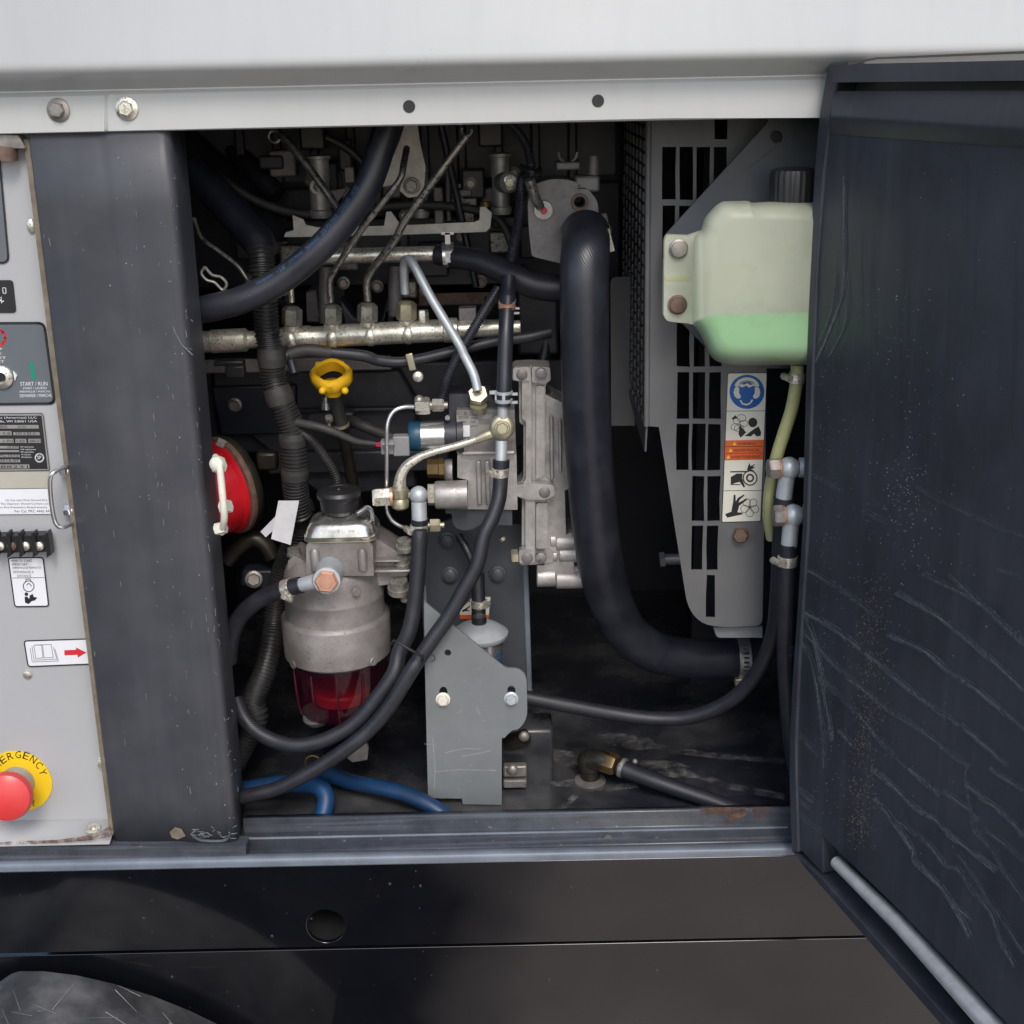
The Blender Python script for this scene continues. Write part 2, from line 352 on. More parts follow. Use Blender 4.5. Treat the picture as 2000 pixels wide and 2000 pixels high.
def text_mb(s):
    """letters as triangles in a unit box"""
    if s not in _tc:
        cu = bpy.data.curves.new("t", 'FONT'); cu.body = s; cu.resolution_u = 2
        ob = bpy.data.objects.new("t", cu); me = bpy.data.meshes.new_from_object(ob)
        vs = [v.co.copy() for v in me.vertices]; fs = [tuple(p.vertices) for p in me.polygons]
        bpy.data.objects.remove(ob); bpy.data.curves.remove(cu); bpy.data.meshes.remove(me)
        x0 = min(v.x for v in vs); x1 = max(v.x for v in vs); y0 = min(v.y for v in vs); y1 = max(v.y for v in vs)
        _tc[s] = ([((v.x - x0) / (x1 - x0), (v.y - y0) / (y1 - y0)) for v in vs], fs)
    return _tc[s]
def lettering(mb, s, bl, br, tl, y):
    """text from baseline-left to baseline-right pixel with top-left pixel, on plane y"""
    vs, fs = text_mb(s); ex = (br[0] - bl[0], br[1] - bl[1]); ey = (tl[0] - bl[0], tl[1] - bl[1])
    mb.add([P(bl[0] + ex[0] * a + ey[0] * b, bl[1] + ex[1] * a + ey[1] * b, y) for a, b in vs], fs)
def stroke(mb, pts, wd, y, closed=False):
    """thin printed line of pixel width wd on plane y"""
    pts = list(pts) + ([pts[0]] if closed else [])
    for a, b in zip(pts, pts[1:]):
        d = Vector((b[0] - a[0], b[1] - a[1]))
        if d.length < 1e-6: continue
        n = Vector((-d.y, d.x)).normalized() * wd / 2; e = d.normalized() * wd * .25
        mb.add([P(a[0] - e.x + n.x, a[1] - e.y + n.y, y), P(b[0] + e.x + n.x, b[1] + e.y + n.y, y), P(b[0] + e.x - n.x, b[1] + e.y - n.y, y), P(a[0] - e.x - n.x, a[1] - e.y - n.y, y)], [(0, 1, 2, 3)])
def fill(mb, pts, y):
    v = S3(pts, y); mb.add(v, [tuple(t) for t in geometry.tessellate_polygon([v])])
def extrude_x(prof, x0, x1):
    """open profile of (y, z) swept along x"""
    n = len(prof); return MB().add([Vector((x0, a, b)) for a, b in prof] + [Vector((x1, a, b)) for a, b in prof], [(i, i + 1, n + i + 1, n + i) for i in range(n - 1)])
def row(sy, y): return (y, P(1000, sy, y).z)     # photo row at the picture's middle column -> (y, z)
# ================================================================== THE SETTING
XL, XR = -1.1, 1.15
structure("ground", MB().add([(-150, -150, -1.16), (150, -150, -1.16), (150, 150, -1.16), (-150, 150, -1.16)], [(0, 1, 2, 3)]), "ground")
ZF = PZ(1155, 1522, 0).z
ZF = P(1155, 1522, .15).z                       # engine bay floor height
zlip = P(1000, 238, 0).z
YB = .78
structure("engine_bay_floor", MB().box((.05, (YB + .03) / 2, ZF - .004), (1.35, YB - .03, .008)), "floor")
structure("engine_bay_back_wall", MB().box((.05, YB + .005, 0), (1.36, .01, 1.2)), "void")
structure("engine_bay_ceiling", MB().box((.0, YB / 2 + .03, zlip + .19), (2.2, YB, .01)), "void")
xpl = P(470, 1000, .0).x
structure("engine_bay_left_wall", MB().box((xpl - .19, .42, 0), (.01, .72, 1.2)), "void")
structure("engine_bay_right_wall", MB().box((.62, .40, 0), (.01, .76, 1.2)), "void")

# ------------------------------------------------------------------ hood
mb = MB()
for pts in ([(700, 250), (850, 245), (1000, 268), (1075, 330), (930, 345), (780, 310)], [(930, 400), (1150, 405), (1300, 462), (1450, 530), (1790, 590), (1790, 632), (1450, 568), (1290, 505), (1100, 500), (980, 455)], [(430, 525), (560, 510), (760, 540), (900, 530), (960, 560), (760, 580), (560, 560), (440, 550)], [(430, 330), (560, 350), (600, 420), (520, 440), (440, 400)], [(1000, 300), (1400, 360), (1790, 390), (1790, 420), (1400, 392), (1060, 350)], [(460, 690), (560, 600), (600, 606), (500, 700)]):
    v = [PZ(930 + a / 2.972, 1350 + b / 2.972, ZF + .0006) for a, b in pts]; mb.add(v, [tuple(t) for t in geometry.tessellate_polygon([v])])
o = mb.build("dried_silt", "silt"); tag(o, "pale dried silt streaks on the black bay floor", None, None, "stuff")

hood = thing("generator_hood", "white painted hood edge with two bolts above the open engine bay", "hood", P(1000, 238, 0))
prof = [(.13, .85)] + [row(-900, .05), row(-300, -0.0069), row(0, -0.0275), row(60, -0.0320), row(100, -0.0351), row(110, -0.0356), row(118, -0.0348), row(126, -0.0318), row(134, -0.0262), row(142, -0.0185), row(150, -0.0103), row(156, -0.0052), row(161, -0.0017), row(168, .0005), row(168, .004)]
lip = [row(157, -.0030), row(160, -.0017), row(164, -.0009), row(168, -.0004), row(173, -.0001), row(178, 0), row(210, 0), row(236, 0), row(238, .0005)]; e = lip[-1]; lip += [(e[0] + .0025, e[1] - .0006), (e[0] + .024, e[1] - .0006)]
o = extrude_x(lip, XL, XR).build("hood_lip", "white", hood, sharp=14)
s = o.modifiers.new("thick", 'SOLIDIFY'); s.thickness = .0012; s.offset = -1
o = extrude_x(prof, XL, XR).build("hood_panel", "white", hood, sharp=50)
s = o.modifiers.new("thick", 'SOLIDIFY'); s.thickness = .0018; s.offset = -1
# the overlapping lip sheet right of the seam
lp = rpoly([(209, 181, 14), (700, 172), (1300, 160), (1620, 152), (1660, 230), (1300, 231.5), (700, 245), (211, 256.2)])
MB().plate(S3(lp, -.0016), (0, .0012, 0)).build("lip_sheet", "white", hood, bevel=.0006)
MB().plate(S3([(-420, 193), (204, 180), (205, 256.2), (-420, 270)], -.0015), (0, .0012, 0)).build("lip_sheet", "white", hood, bevel=.0005)
mb = MB(); stroke(mb, [(206, 256), (206.5, 184)] + rpoly([(207, 240), (207, 178, 16), (300, 176)])[1:-1] + [(300, 177), (700, 170), (1300, 158), (1612, 150)], 1.5, -.0009); mb.build("seam_line", "grime", hood)
b = hexbolt(hood, P(114, 215, -.0018), (-.05, -1, .05), px(15, P(114, 215, 0)), 'oldsteel', 1.5)
hexbolt(hood, P(248, 212, -.002), (.02, -1, .02), px(15, P(248, 212, 0)), 'zinc', 1.5)
for x, y in ((799, 208), (1168, 197)):
    MB().lathe(P(x, y, -.0022), (0, 1, 0), [(px(12, P(x, y, 0)), 0), (px(12, P(x, y, 0)), .0004)], 24).build("bolt_hole", "ink", hood)
flat("seam_gap", [(1655, 121), (1712, 112), (2150, 93), (2150, 99), (1712, 116), (1680, 123), (1655, 127)], -.0362, "ink", hood, .002)

# ------------------------------------------------------------------ corner post
post = thing("corner_post", "dark grey folded steel post between control panel and engine bay", "post", P(350, 1648, .02))
def lx(sy): return 53 + (sy - 262) * .1225
def cxp(sy): return 207 + (sy - 262) * .1105
def rxp(sy): return 331 + (sy - 262) * .0962
def ex(sy): return 361 + (sy - 262) * .0893
def post_row(sy):
    z = P(300, sy, .004).z; o = []
    def q(sx, y): p = P(sx, sy, y); return Vector((p.x, y, z))
    a, c, r, e_ = q(lx(sy), .004), q(cxp(sy), .004), q(rxp(sy), .004), q(ex(sy), .08)
    c0 = c - Vector((.009, 0, 0)); c1 = c + Vector((.009, 0, 0))
    d = Vector((.009, 0, 0))
    o = [Vector((a.x + .002, .03, z)), Vector((a.x, .007, z)), Vector((a.x + .0025, .004, z)), c0, c + Vector((0, -.0008, 0)), c1 + Vector((0, -.0026, 0)),
         Vector((r.x - .011, .0014, z)), Vector((r.x - .006, .002, z)), Vector((r.x - .002, .0042, z)), Vector((r.x, .008, z)), Vector((r.x + .0005, .013, z)), Vector((e_.x, .08, z)), Vector((e_.x - .03, .081, z))]
    return o
rows = [post_row(y) for y in (222, 400, 600, 800, 1000, 1200, 1400, 1560, 1648)]
mb = MB(); n = len(rows[0])
mb.add([p for r_ in rows for p in r_], [(i * n + k, i * n + k + 1, (i + 1) * n + k + 1, (i + 1) * n + k) for i in range(len(rows) - 1) for k in range(n - 1)])
o = mb.build("post_face", "post", post, sharp=60); s = o.modifiers.new("thick", 'SOLIDIFY'); s.thickness = .002; s.offset = -1
# torn lower corner and bent tab
MB().tube([M_(1440, 880, .001), M_(1500, 925, -.001), M_(1600, 938, -.001), M_(1700, 930, 0), M_(1738, 880, .001)], px(3, P(400, 1640, 0)), 8).build("bent_tab", "sill", post)
MB().plate(Zp(M_, .0012, [(1280, 870), (1320, 835), (1370, 850), (1400, 900), (1340, 925), (1295, 910)]), (0, .001, 0)).build("mud_splash", "grime", post)
# striker for the door latch
st = MB().tube([P(421, 893, .012), P(428, 905, -.006), P(434, 960, -.012), P(438, 1010, -.010), P(433, 1040, .008)], px(7, P(430, 960, 0)), 12).build("striker", "cream", post)
for x, y, r_ in ((424, 908, 16), (438, 990, 13), (428, 1032, 12)):
    MB().cyl(P(x - 6, y + 2, .006), P(x + 12, y - 2, .004), px(r_, P(x, y, 0)), n=6).build("nut", "cream", st)
MB().lathe(P(424, 906, -.004), (-.3, -1, .1), [(px(15, P(424, 906, 0)), 0), (px(14, P(424, 906, 0)), .003), (px(6, P(424, 906, 0)), .006)], 20).build("washer", "cream", st)
# pale wear and specks, chips
mb = MB()
for x, y, L_, a in ((1200, 1210, 14, 1.4), (1140, 500, 12, 1.9), (1270, 1350, 12, -.5), (1440, 1640, 10, .4)):
    p = A_(x, y, 0); 
    stroke(mb, [(A_(0, 0, 0).x and (0 + x / 3.864 + math.cos(a + t * .4) * L_ * t * .5), 200 + y / 3.864 + math.sin(a + t * .7) * L_ * t * .4) for t in (0, .5, 1)], 1.6, .0008)
stroke(mb, [(338, 638), (345, 655), (355, 673), (376, 693)], 2.2, .0006)
for i in range(70):
    y = random.uniform(300, 1600); x = random.choice((cxp(y) + 30 + random.gauss(0, 8), rxp(y) - random.random() ** 2 * 70, lx(y) + random.random() * 120))
    l = random.uniform(2, 16); stroke(mb, [(x, y), (x + l * .11 + random.gauss(0, 1), y + l)], random.uniform(.7, 1.5), .0004)
for i in range(26):
    y = random.uniform(280, 1600); x = rxp(y) + random.gauss(2, 6); a = random.uniform(0, 6); r_ = random.uniform(2, 5)
    stroke(mb, [(x + r_ * math.cos(a + t), y + r_ * math.sin(a + t) * 1.2) for t in (0, .6, 1.2, 1.8)], random.uniform(.5, 1.1), .0012)
for i in range(30):
    x = random.uniform(372, 458); y = 1628 + random.gauss(0, 9); l = random.uniform(3, 14); stroke(mb, [(x, y), (x + l, y + random.gauss(0, 3))], random.uniform(.8, 1.8), .0006)
mb.build("scratches", "scratch", post)['kind'] = 'stuff'
mb = MB()
for i in range(60):
    y = random.uniform(300, 1630); x = (cxp(y) + 12 + random.gauss(0, 14)) if i % 2 else rxp(y) - abs(random.gauss(0, 34))
    q = random.uniform(.5, 1.2); fill(mb, circ(x, y, q, q * random.uniform(.7, 1.6), 6), .0003)
mb.build("dust_specks", "spotw", post)['kind'] = 'stuff'

# ------------------------------------------------------------------ control panel
YP = .022
pan = thing("control_panel", "light grey control panel with labels, key switch and emergency stop beside the dark post", "control panel", P(60, 1640, YP))
flat("panel_sheet", [(-420, 200), (lx(200) + 30, 200), (lx(1650) + 30, 1646), (-420, 1652)], YP, "panel", pan, .003)
mb = MB(); z0 = P(60, 1605, YP).z; z1 = P(60, 1640, YP - .018).z
mb.add([Vector((XL, YP - .0005, z0 + .002)), Vector((XL, YP - .004, z0 - .003)), Vector((XL, YP - .03, z1)), Vector((P(222, 1640, 0).x, YP - .0005, z0 + .002)), Vector((P(219, 1640, 0).x, YP - .004, z0 - .003)), Vector((P(217, 1640, 0).x, YP - .03, z1))], [(0, 1, 4, 3), (1, 2, 5, 4)])
o = mb.build("lower_flange", "panel", pan, sharp=70); s = o.modifiers.new("t", 'SOLIDIFY'); s.thickness = .0015
flat("edge_gasket", [(lx(270) - 8, 272), (lx(270) + 8, 272), (lx(1640) + 8, 1640), (lx(1640) - 8, 1625)], .0085, "grime", pan, .004)
# instrument bezel, switch plate, start panel, nameplate, strip, warning
def plate_lab(name, pts, m, edge=None, r=10, y=YP):
    pts_ = rpoly(pts, r); o_ = flat(name, pts_, y - .0012, m, pan, .0008)
    if edge:
        cx_ = sum(p[0] for p in pts) / len(pts); cy_ = sum(p[1] for p in pts) / len(pts)
        mb_ = MB(); stroke(mb_, pts_, edge[1], y - .00135, True); mb_.build("border", edge[0], o_)
    return o_
plate_lab("instrument_bezel", [(-200, 300), (-2, 300, 14), (17, 513, 14), (-180, 516)], "overlay", ("ink", 4))
o = plate_lab("switch_plate", [(-120, 549), (25, 547, 8), (32, 611, 8), (-112, 612)], "ink")
mb = MB(); stroke(mb, rpoly([(5, 562), (11, 562), (12, 573), (6, 573)], 2), 1.6, YP - .0014, True); stroke(mb, [(-2, 584), (3, 589), (7, 588)], 2, YP - .0014); stroke(mb, [(2, 580), (3, 592)], 1.4, YP - .0014); mb.build("lettering", "whiteink", o)
o = plate_lab("start_panel", [(-140, 632), (86, 631, 13), (107, 788, 13), (-120, 791)], "overlay", ("ink", 5))
YL = YP - .0014
mb = MB(); stroke(mb, circ(-5, 660, 15, 16), 5, YL, True); mb.build("stop_ring", "inkred", o)
mb = MB(); stroke(mb, [(61, 709), (66, 740)], 6.5, YL); mb.build("start_mark", "inkgreen", o)
mb = MB()
lettering(mb, "START / RUN", (40, 753.5), (93, 753), (39.2, 746), YL); lettering(mb, "START / LAUFEN", (45, 760.5), (91, 760), (44.4, 756), YL)
lettering(mb, "ARRANQUE / MARCHA", (38, 767.5), (99, 767), (37.4, 763), YL); lettering(mb, "DEMARRER / MARCHE", (39, 776), (101, 775), (38.3, 770), YL)
for k, (a, h) in enumerate(((4, 7), (4, 4.5), (12, 4.5), (9, 4.5))): lettering(mb, "STOP" if k == 0 else "ARRET", (a - 40, 686 + k * 7.5), (a, 686 + k * 7.5), (a - 40.5, 686 + k * 7.5 - h), YL)
mb.build("lettering", "whiteink", o)
k = MB().lathe(P(4, 736, YP - .001), (0, -1, 0), [(px(23, P(4, 736, 0)), 0), (px(23, P(4, 736, 0)), .003), (px(19, P(4, 736, 0)), .005), (px(12, P(4, 736, 0)), .007), (px(10.5, P(4, 736, 0)), .004)], 32).build("key_switch", "zinc", pan)
MB().lathe(P(2, 736, YP - .0085), (0, -1, 0), [(px(9, P(2, 736, 0)), 0), (px(9, P(2, 736, 0)), .0012)], 20).build("key_hole", "ink", k)
flat("pointer", [(25, 724), (33, 733), (29, 744)], YP - .003, "whiteink", k, .002)
o = plate_lab("rating_plate", [(-150, 809), (84, 807, 6), (97, 919, 4), (-136, 922)], "silver", ("ink", 1.2), 4)
flat("dark_field", [(-150, 813), (81, 812), (93, 916), (-137, 917)], YL, "ink", o, .0001)
mb = MB(); Y2 = YL - .0002
lettering(mb, "Power Products (Americas) LLC", (-60, 819), (72, 818.5), (-61, 814), Y2); lettering(mb, "Menomonee Falls, WI 53051 USA", (-60, 826), (73, 825.5), (-61, 821), Y2)
for (x0, x1, y0) in ((40, 66, 873), (41, 70, 878), (41, 66, 883), (42, 60, 888), (42, 62, 893)): lettering(mb, "kW rated prime", (x0, y0 + 2), (x1, y0 + 2), (x0 - .4, y0 - 1.6), Y2)
stroke(mb, circ(77, 894, 8), 2.4, Y2, True); lettering(mb, "SP", (73, 897), (81, 897), (72.5, 890), Y2)
mb.build("lettering", "whiteink", o)
mb = MB()
for x0, x1, y0, y1 in ((-60, 75, 830, 837), (-60, 22, 842, 850), (26, 77, 844, 850), (-60, 26, 857, 865), (30, 51, 857, 865), (55, 79, 857, 865), (-60, 36, 871, 876), (-60, 37, 879, 883), (-60, 38, 888, 893), (-60, 39, 897, 903), (-60, 57, 907, 915)): fill(mb, [(x0, y0), (x1, y0), (x1 + 1, y1), (x0, y1)], Y2)
mb.build("value_fields", "silver", o)
mb = MB(); Y3 = Y2 - .0001
for t, x0, x1, yb in (("60 Hz 1800", -30, 14, 836), ("26.0 kVA", 34, 52, 836), ("240 V 83 A", 30, 70, 849), ("PF 0.8", -10, 20, 849), ("3 PH", 5, 25, 864), ("120", 33, 48, 864), ("480 V", 58, 77, 864), ("24 kW", 14, 36, 875), ("SERIAL 5512", -20, 36, 892), ("2016 07", 0, 37, 902), ("10488231", -30, 55, 914)): lettering(mb, t, (x0, yb), (x1, yb), (x0 - .5, yb - 5), Y3)
mb.build("field_lettering", "ink", o)
flat("beige_strip", [(-150, 922), (97, 921), (100, 953), (-145, 956)], YP - .0010, "tapebeige", pan, .0007)
o = plate_lab("fire_warning_label", [(-150, 957), (98, 954), (105, 1004), (-145, 1006)], "label", ("inkg", 1.), 0)
mb = MB()
for t, x0, x1, yb in (("(2) Can start Fires Around Dry", 11, 93, 980), ("The Operator Should Contact Local", 1, 99, 987), ("to Fire Prevention Requirements.", 0, 93, 994), ("Per Cal. PRC 4442 4443", 29, 104, 1001)): lettering(mb, t, (x0, yb), (x1, yb - .4), (x0 - .6, yb - 5), YL)
mb.build("lettering", "ink", o)
h = MB().tube([P(143, 909, YP), P(128, 911, YP - .016), P(106, 922, YP - .03), P(98, 935, YP - .032), P(99, 970, YP - .032), P(105, 1010, YP - .032), P(113, 1027, YP - .032), P(126, 1029, YP - .028), P(144, 1020, YP - .01), P(152, 1015, YP)], px(4.6, P(100, 960, 0)), 12).build("wire_handle", "steel", pan)
for x, y in ((134, 919), (142, 996)): hexbolt(pan, P(x, y, YP - .006), (-.9, -.25, .05), px(12, P(x, y, 0)), 'steel', 1.3, px(14, P(x, y, 0)))
# terminal strip
ts = flat("terminal_strip", [(-80, 1050), (91, 1045), (95, 1078), (-78, 1082)], YP - .016, "cap", pan, .015, bevel=.0008)
for i, x in enumerate((-24, 0, 23.5, 49.5, 76.5)):
    MB().lathe(P(x, 1066.5, YP - .0162), (0, -1, 0), [(px(9.5, P(x, 1066, 0)), 0), (px(9, P(x, 1066, 0)), .002), (px(4, P(x, 1066, 0)), .0035)], 18).build("terminal_screw", "rust" if i == 2 else "zinc", ts)
    flat("divider", [(x + 11, 1042), (x + 16, 1040), (x + 19, 1050), (x + 23, 1084), (x + 14, 1090), (x + 15, 1060)], YP - .022, "cap", ts, .012)
def frame_lab(name, pts, r=8): return plate_lab(name, pts, "label", ("ink", 2.4), r)
o = frame_lab("remote_start_label", [(16, 1090, 6), (84, 1089, 6), (95, 1184, 6), (29, 1185, 6)])
mb = MB()
for t, x0, x1, yb in (("REMOTE START", 23, 63, 1097.5), ("FERNSTART", 24, 54, 1104.5), ("ARRANQUE REMOTO", 25, 80, 1111.5), ("DEMARRAGE A", 26, 66, 1119.5), ("DISTANCE", 34, 61, 1127)): lettering(mb, t, (x0, yb), (x1, yb), (x0 - .4, yb - 4.6), YL)
stroke(mb, [(24, 1129), (86, 1128)], 1, YL); stroke(mb, circ(56, 1145, 10.5), 1.6, YL, True); stroke(mb, [(50, 1137), (51, 1131), (59, 1131), (61, 1137)], 1.4, YL); stroke(mb, [(52, 1143), (56, 1139), (62, 1145)], 1.4, YL)
fill(mb, circ(51.5, 1160.5, 3.6), YL); fill(mb, [(48, 1166), (53, 1165), (57, 1170), (58, 1163), (64, 1160), (66, 1166), (73, 1167), (68, 1173), (62, 1174), (56, 1180), (49, 1177)], YL)
mb.build("lettering", "ink", o)
o = frame_lab("manual_location_label", [(47, 1252, 6), (171, 1248, 6), (177, 1297, 6), (55, 1302, 6)])
mb = MB()
for d in (0, 3.5, 7): stroke(mb, [(66 - d, 1260 + d), (81 - d * .2, 1260 + d * 0), ] if d == 0 else [(66 - d, 1259 + d), (70 - d, 1286 + d), (108 + d * .9, 1284 + d), (101 + d * .9, 1261 + d)], 1.1, YL)
stroke(mb, [(66, 1260), (81, 1259), (84, 1285), (70, 1286)], 1.1, YL, True); stroke(mb, [(83, 1259), (100, 1259), (104, 1284), (86, 1285)], 1.1, YL, True)
mb.build("book_print", "inkg", o)
mb = MB(); fill(mb, [(125.5, 1270), (149, 1269), (148, 1264.5), (169, 1274.5), (152, 1284.5), (151.5, 1279), (126, 1280)], YL); mb.build("arrow", "inkred", o)
MB().lathe(P(54, 1317, YP), (0, -1, 0), [(px(9.5, P(54, 1317, 0)), 0), (px(8, P(54, 1317, 0)), .0025), (px(3, P(54, 1317, 0)), .0035)], 20).build("screw", "zinc", pan)
for x, y in ((61, 441), (199, 1491)): MB().ball(P(x, y, YP - .001), px(13, P(x, y, 0)), sq=(.75, .5, 1.2)).build("rivet", "zinc", pan)
# emergency stop
c = P(36, 1525, YP); q = px(1, c)
es = MB().lathe(c + Vector((0, -.0005, 0)), (0, -1, 0), [(q * 66, 0), (q * 66, .0012), (q * 33, .0012)], 48).build("emergency_stop", "ylabel", pan)
mb = MB(); word = "EMERGENCY"
for i, ch in enumerate(word):
    a = R(90 - (i - 4.05) * 18.2); rad = 50; u_ = (math.cos(a), -math.sin(a)); t_ = (math.sin(a), math.cos(a)); bx, by = 36 + u_[0] * (rad - 7), 1524 + u_[1] * (rad - 7)
    hw = 5.6; lettering(mb, ch, (bx - t_[0] * hw, by - t_[1] * hw), (bx + t_[0] * hw, by + t_[1] * hw), (bx - t_[0] * hw + u_[0] * 14, by - t_[1] * hw + u_[1] * 14), YP - .0019)
lettering(mb, "R", (58, 1572), (67, 1575), (62, 1561), YP - .0019)
mb.build("lettering", "ink", es)
MB().lathe(c + Vector((0, -.0018, 0)), (0, -1, 0), [(q * 33, 0), (q * 32, .004), (q * 25, .009), (q * 22, .03)], 32).build("collar", "silver", es)
bc = P(16, 1547, YP - .052)
MB().lathe(c + Vector((0, -.022, 0)), (bc - c - Vector((0, -.03, 0))) + Vector((0, -.05, 0)), [(q * 22, 0), (q * 40, .010), (q * 47, .016), (q * 48, .021), (q * 44, .027), (q * 30, .031), (q * 8, .032)], 40).build("button", "redbtn", es)
# flange bolts, hinge bracket, rust
MB().lathe(P(185, 1632, YP - .014), (0, -.25, 1), [(px(17, P(185, 1632, 0)), 0), (px(17, P(185, 1632, 0)), .002), (px(14, P(185, 1632, 0)), .0022), (px(13.5, P(185, 1632, 0)), .012), (px(7, P(185, 1632, 0)), .0125), (px(6, P(185, 1632, 0)), .009)], 24).build("bolt", "zinc", pan)
mb = MB().plate(S3([(-80, 1650), (40, 1643), (110, 1641), (160, 1634), (196, 1624), (214, 1614), (220, 1622), (219, 1634), (180, 1641), (120, 1646), (20, 1650)], YP - .0325), (0, .0006, 0)); mb.build("rust_edge", "rustp", pan)
MB().plate(S3([(-60, 262), (36, 264), (50, 290), (-60, 290)], YP - .018), (0, .017, 0)).build("hinge_bracket", "oldsteel", pan, bevel=.001)
MB().cyl(P(8, 285, YP - .012), P(9, 312, YP - .012), px(25, P(8, 300, 0)), n=22).build("hinge_bolt", "rust", pan)

# ------------------------------------------------------------------ sill and frame rail
sill = thing("door_sill", "worn black steel sill with a rusty right end under the engine bay", "sill", P(1000, 1655, 0))
xs0, xs1 = P(473, 1600, .03).x, .66
pr = [(.05, P(1000, 1588, .036).z - .004), (.0375, P(1000, 1588, .036).z), row(1588, .0355), row(1592, .0345), row(1618, .0335), row(1621, .0325), row(1626, .029), row(1632, .026), row(1650, .012), row(1655, .0085)]
o = extrude_x(pr, xs0, xs1).build("sill_channel", "sill", sill, sharp=50); s = o.modifiers.new("t", 'SOLIDIFY'); s.thickness = .0015; s.offset = -1
yy, zz = row(1627, .0285)
MB().tube([Vector((xs0, yy, zz)), Vector((.0, yy, zz)), Vector((P(1541, 1640, .02).x, yy, zz))], px(2.6, P(1000, 1627, .03)), 8, smooth=False).build("folded_edge", "strip", sill)  # pale colour stands for the highlight along the fold
z1 = P(100, 1652, YP - .03).z
MB().plate([P(-420, 1656, -.006), P(480, 1652, -.006), P(480, 1690, -.006), P(-420, 1712, -.006)], (0, .02, 0)).build("kick_strip", "sill", sill)
mb = MB()
for pts in ([(1368, 1578), (1455, 1577), (1458, 1592), (1440, 1600), (1428, 1608), (1414, 1604), (1412, 1592), (1395, 1588), (1372, 1594)], [(1466, 1577), (1505, 1577), (1498, 1592), (1490, 1607), (1482, 1602), (1476, 1592)]):
    mb.plate(S3(pts, .0325), (0, .001, 0))
mb.build("rust_patch", "rustp", sill)
MB().lathe(P(1188, 1638, .0185), (0, -.7, .7), [(px(8, P(1188, 1638, 0)), 0), (px(8, P(1188, 1638, 0)), .0006)], 16).build("drain_hole", "ink", sill)

rail = thing("frame_rail", "glossy black frame rail with a round hole below the engine bay", "frame rail", P(1000, 2050, -.012))
q0 = row(1656, .008); rim = [q0, row(1657.5, .000), row(1661, -.0065), row(1666, -.0105), row(1671, -.0125), row(1676, -.013), row(1700, -.013)]
o = extrude_x(rim, XL, XR).build("rail_top_edge", "strip", rail, sharp=60)
XA = (P(-500, 1760, -.013).x, 1.15)
zt, zb = P(1000, 1682, -.013).z, P(1000, 1841, -.013).z
outer = [Vector((XA[0], -.0135, zt)), Vector((XA[1], -.0135, zt)), Vector((XA[1], -.0135, zb)), Vector((XA[0], -.0135, zb))]
hp = P(637, 1809, -.0135); hr = px(38, hp)
hole = [hp + Vector((math.cos(2 * math.pi * i / 40) * hr, 0, math.sin(2 * math.pi * i / 40) * hr)) for i in range(40)]
hole = [Vector((p.x, -.0135, p.z)) for p in hole]
MB().plate(outer, (0, .006, 0), [hole]).build("rail_web", "frame", rail, bevel=.0007)
MB().lathe(Vector((hp.x, -.0075, hp.z)), (0, 1, 0), [(hr * 1.05, 0), (hr * 1.05, .09), (.001, .09)], 32, cap=False).build("hole_shade_tube", "ink", rail)  # near-black lining puts the shade inside the hole into the colour
MB().box(((XA[0] + XA[1]) / 2, .006, (P(1000, 1845, -.01).z + P(1000, 2250, -.01).z) / 2 - .001), (XA[1] - XA[0], .032, P(1000, 1845, -.01).z - P(1000, 2250, -.01).z)).build("lower_web", "frame", rail, bevel=.0008)
mb = MB()
for i in range(75):
    x, y = random.uniform(0, 1750), random.choice((random.uniform(1700, 1835), random.uniform(1700, 1835), random.uniform(1855, 1995)))
    if y > 1690 + (x - 1550) * 1.15 and x > 1560 or (x - 637) ** 2 + (y - 1809) ** 2 < 45 ** 2: pass
    yy = -.0136 if y < 1838 else -.0101; c = P(x, y, yy); r_ = px(random.choice((1.0, 1.2, 1.6, 3.)), c); mb.ball(c, r_, 8, (1, .55, 1.15))
mb.build("water_beads", "drop", rail)['kind'] = 'stuff'

# ------------------------------------------------------------------ mudguard (lower left)
mg = [( -160, 1945), (-40, 1928), (0, 1917), (22, 1902), (38, 1897), (85, 1897), (150, 1905), (220, 1921), (300, 1946), (370, 1974), (430, 2003), (520, 2060), (620, 2150)]
mb = MB(); v = []
for x, y in mg:
    p = P(x, y, -.03); f_ = Vector((p.x, -.19, p.z - .004)); g = Vector((p.x, -.205, p.z - .02)); k = Vector((p.x, -.205, p.z - .30)); v += [p + Vector((0, .012, -.012)), p, f_, g, k]
MV = list(v); n = 5; mb.add(v, [(i * n + k, i * n + k + 1, (i + 1) * n + k + 1, (i + 1) * n + k) for i in range(len(mg) - 1) for k in range(n - 1)])
o = mb.build("mudguard", "fender", None, sharp=45); MG = o; tag(o, "scuffed grey plastic mudguard bulging below the black frame rail", "mudguard")
s = o.modifiers.new("t", 'SOLIDIFY'); s.thickness = .004; s.offset = -1

mb = MB()
def mgp(u, t):
    i = min(int(u), len(mg) - 2); f_ = u - i
    a = MV[i * 5 + 1].lerp(MV[(i + 1) * 5 + 1], f_); b = MV[i * 5 + 2].lerp(MV[(i + 1) * 5 + 2], f_); return a.lerp(b, t) + Vector((0, 0, .0012))
for i in range(34):
    u, t = random.uniform(2, 11), random.uniform(.02, .95); du, dt = random.gauss(0, .5), random.gauss(0, .12)
    a, b = mgp(u, t), mgp(max(2, min(11.5, u + du)), max(.01, min(.98, t + dt))); d = (b - a)
    if d.length < .004: continue
    n_ = d.cross(Vector((0, 0, 1))).normalized() * random.uniform(.0002, .0006); mb.add([a + n_, b + n_ * .3, b - n_ * .3, a - n_], [(0, 1, 2, 3)])
mb.build("scuffs", "bracketscr", MG)['kind'] = 'stuff'

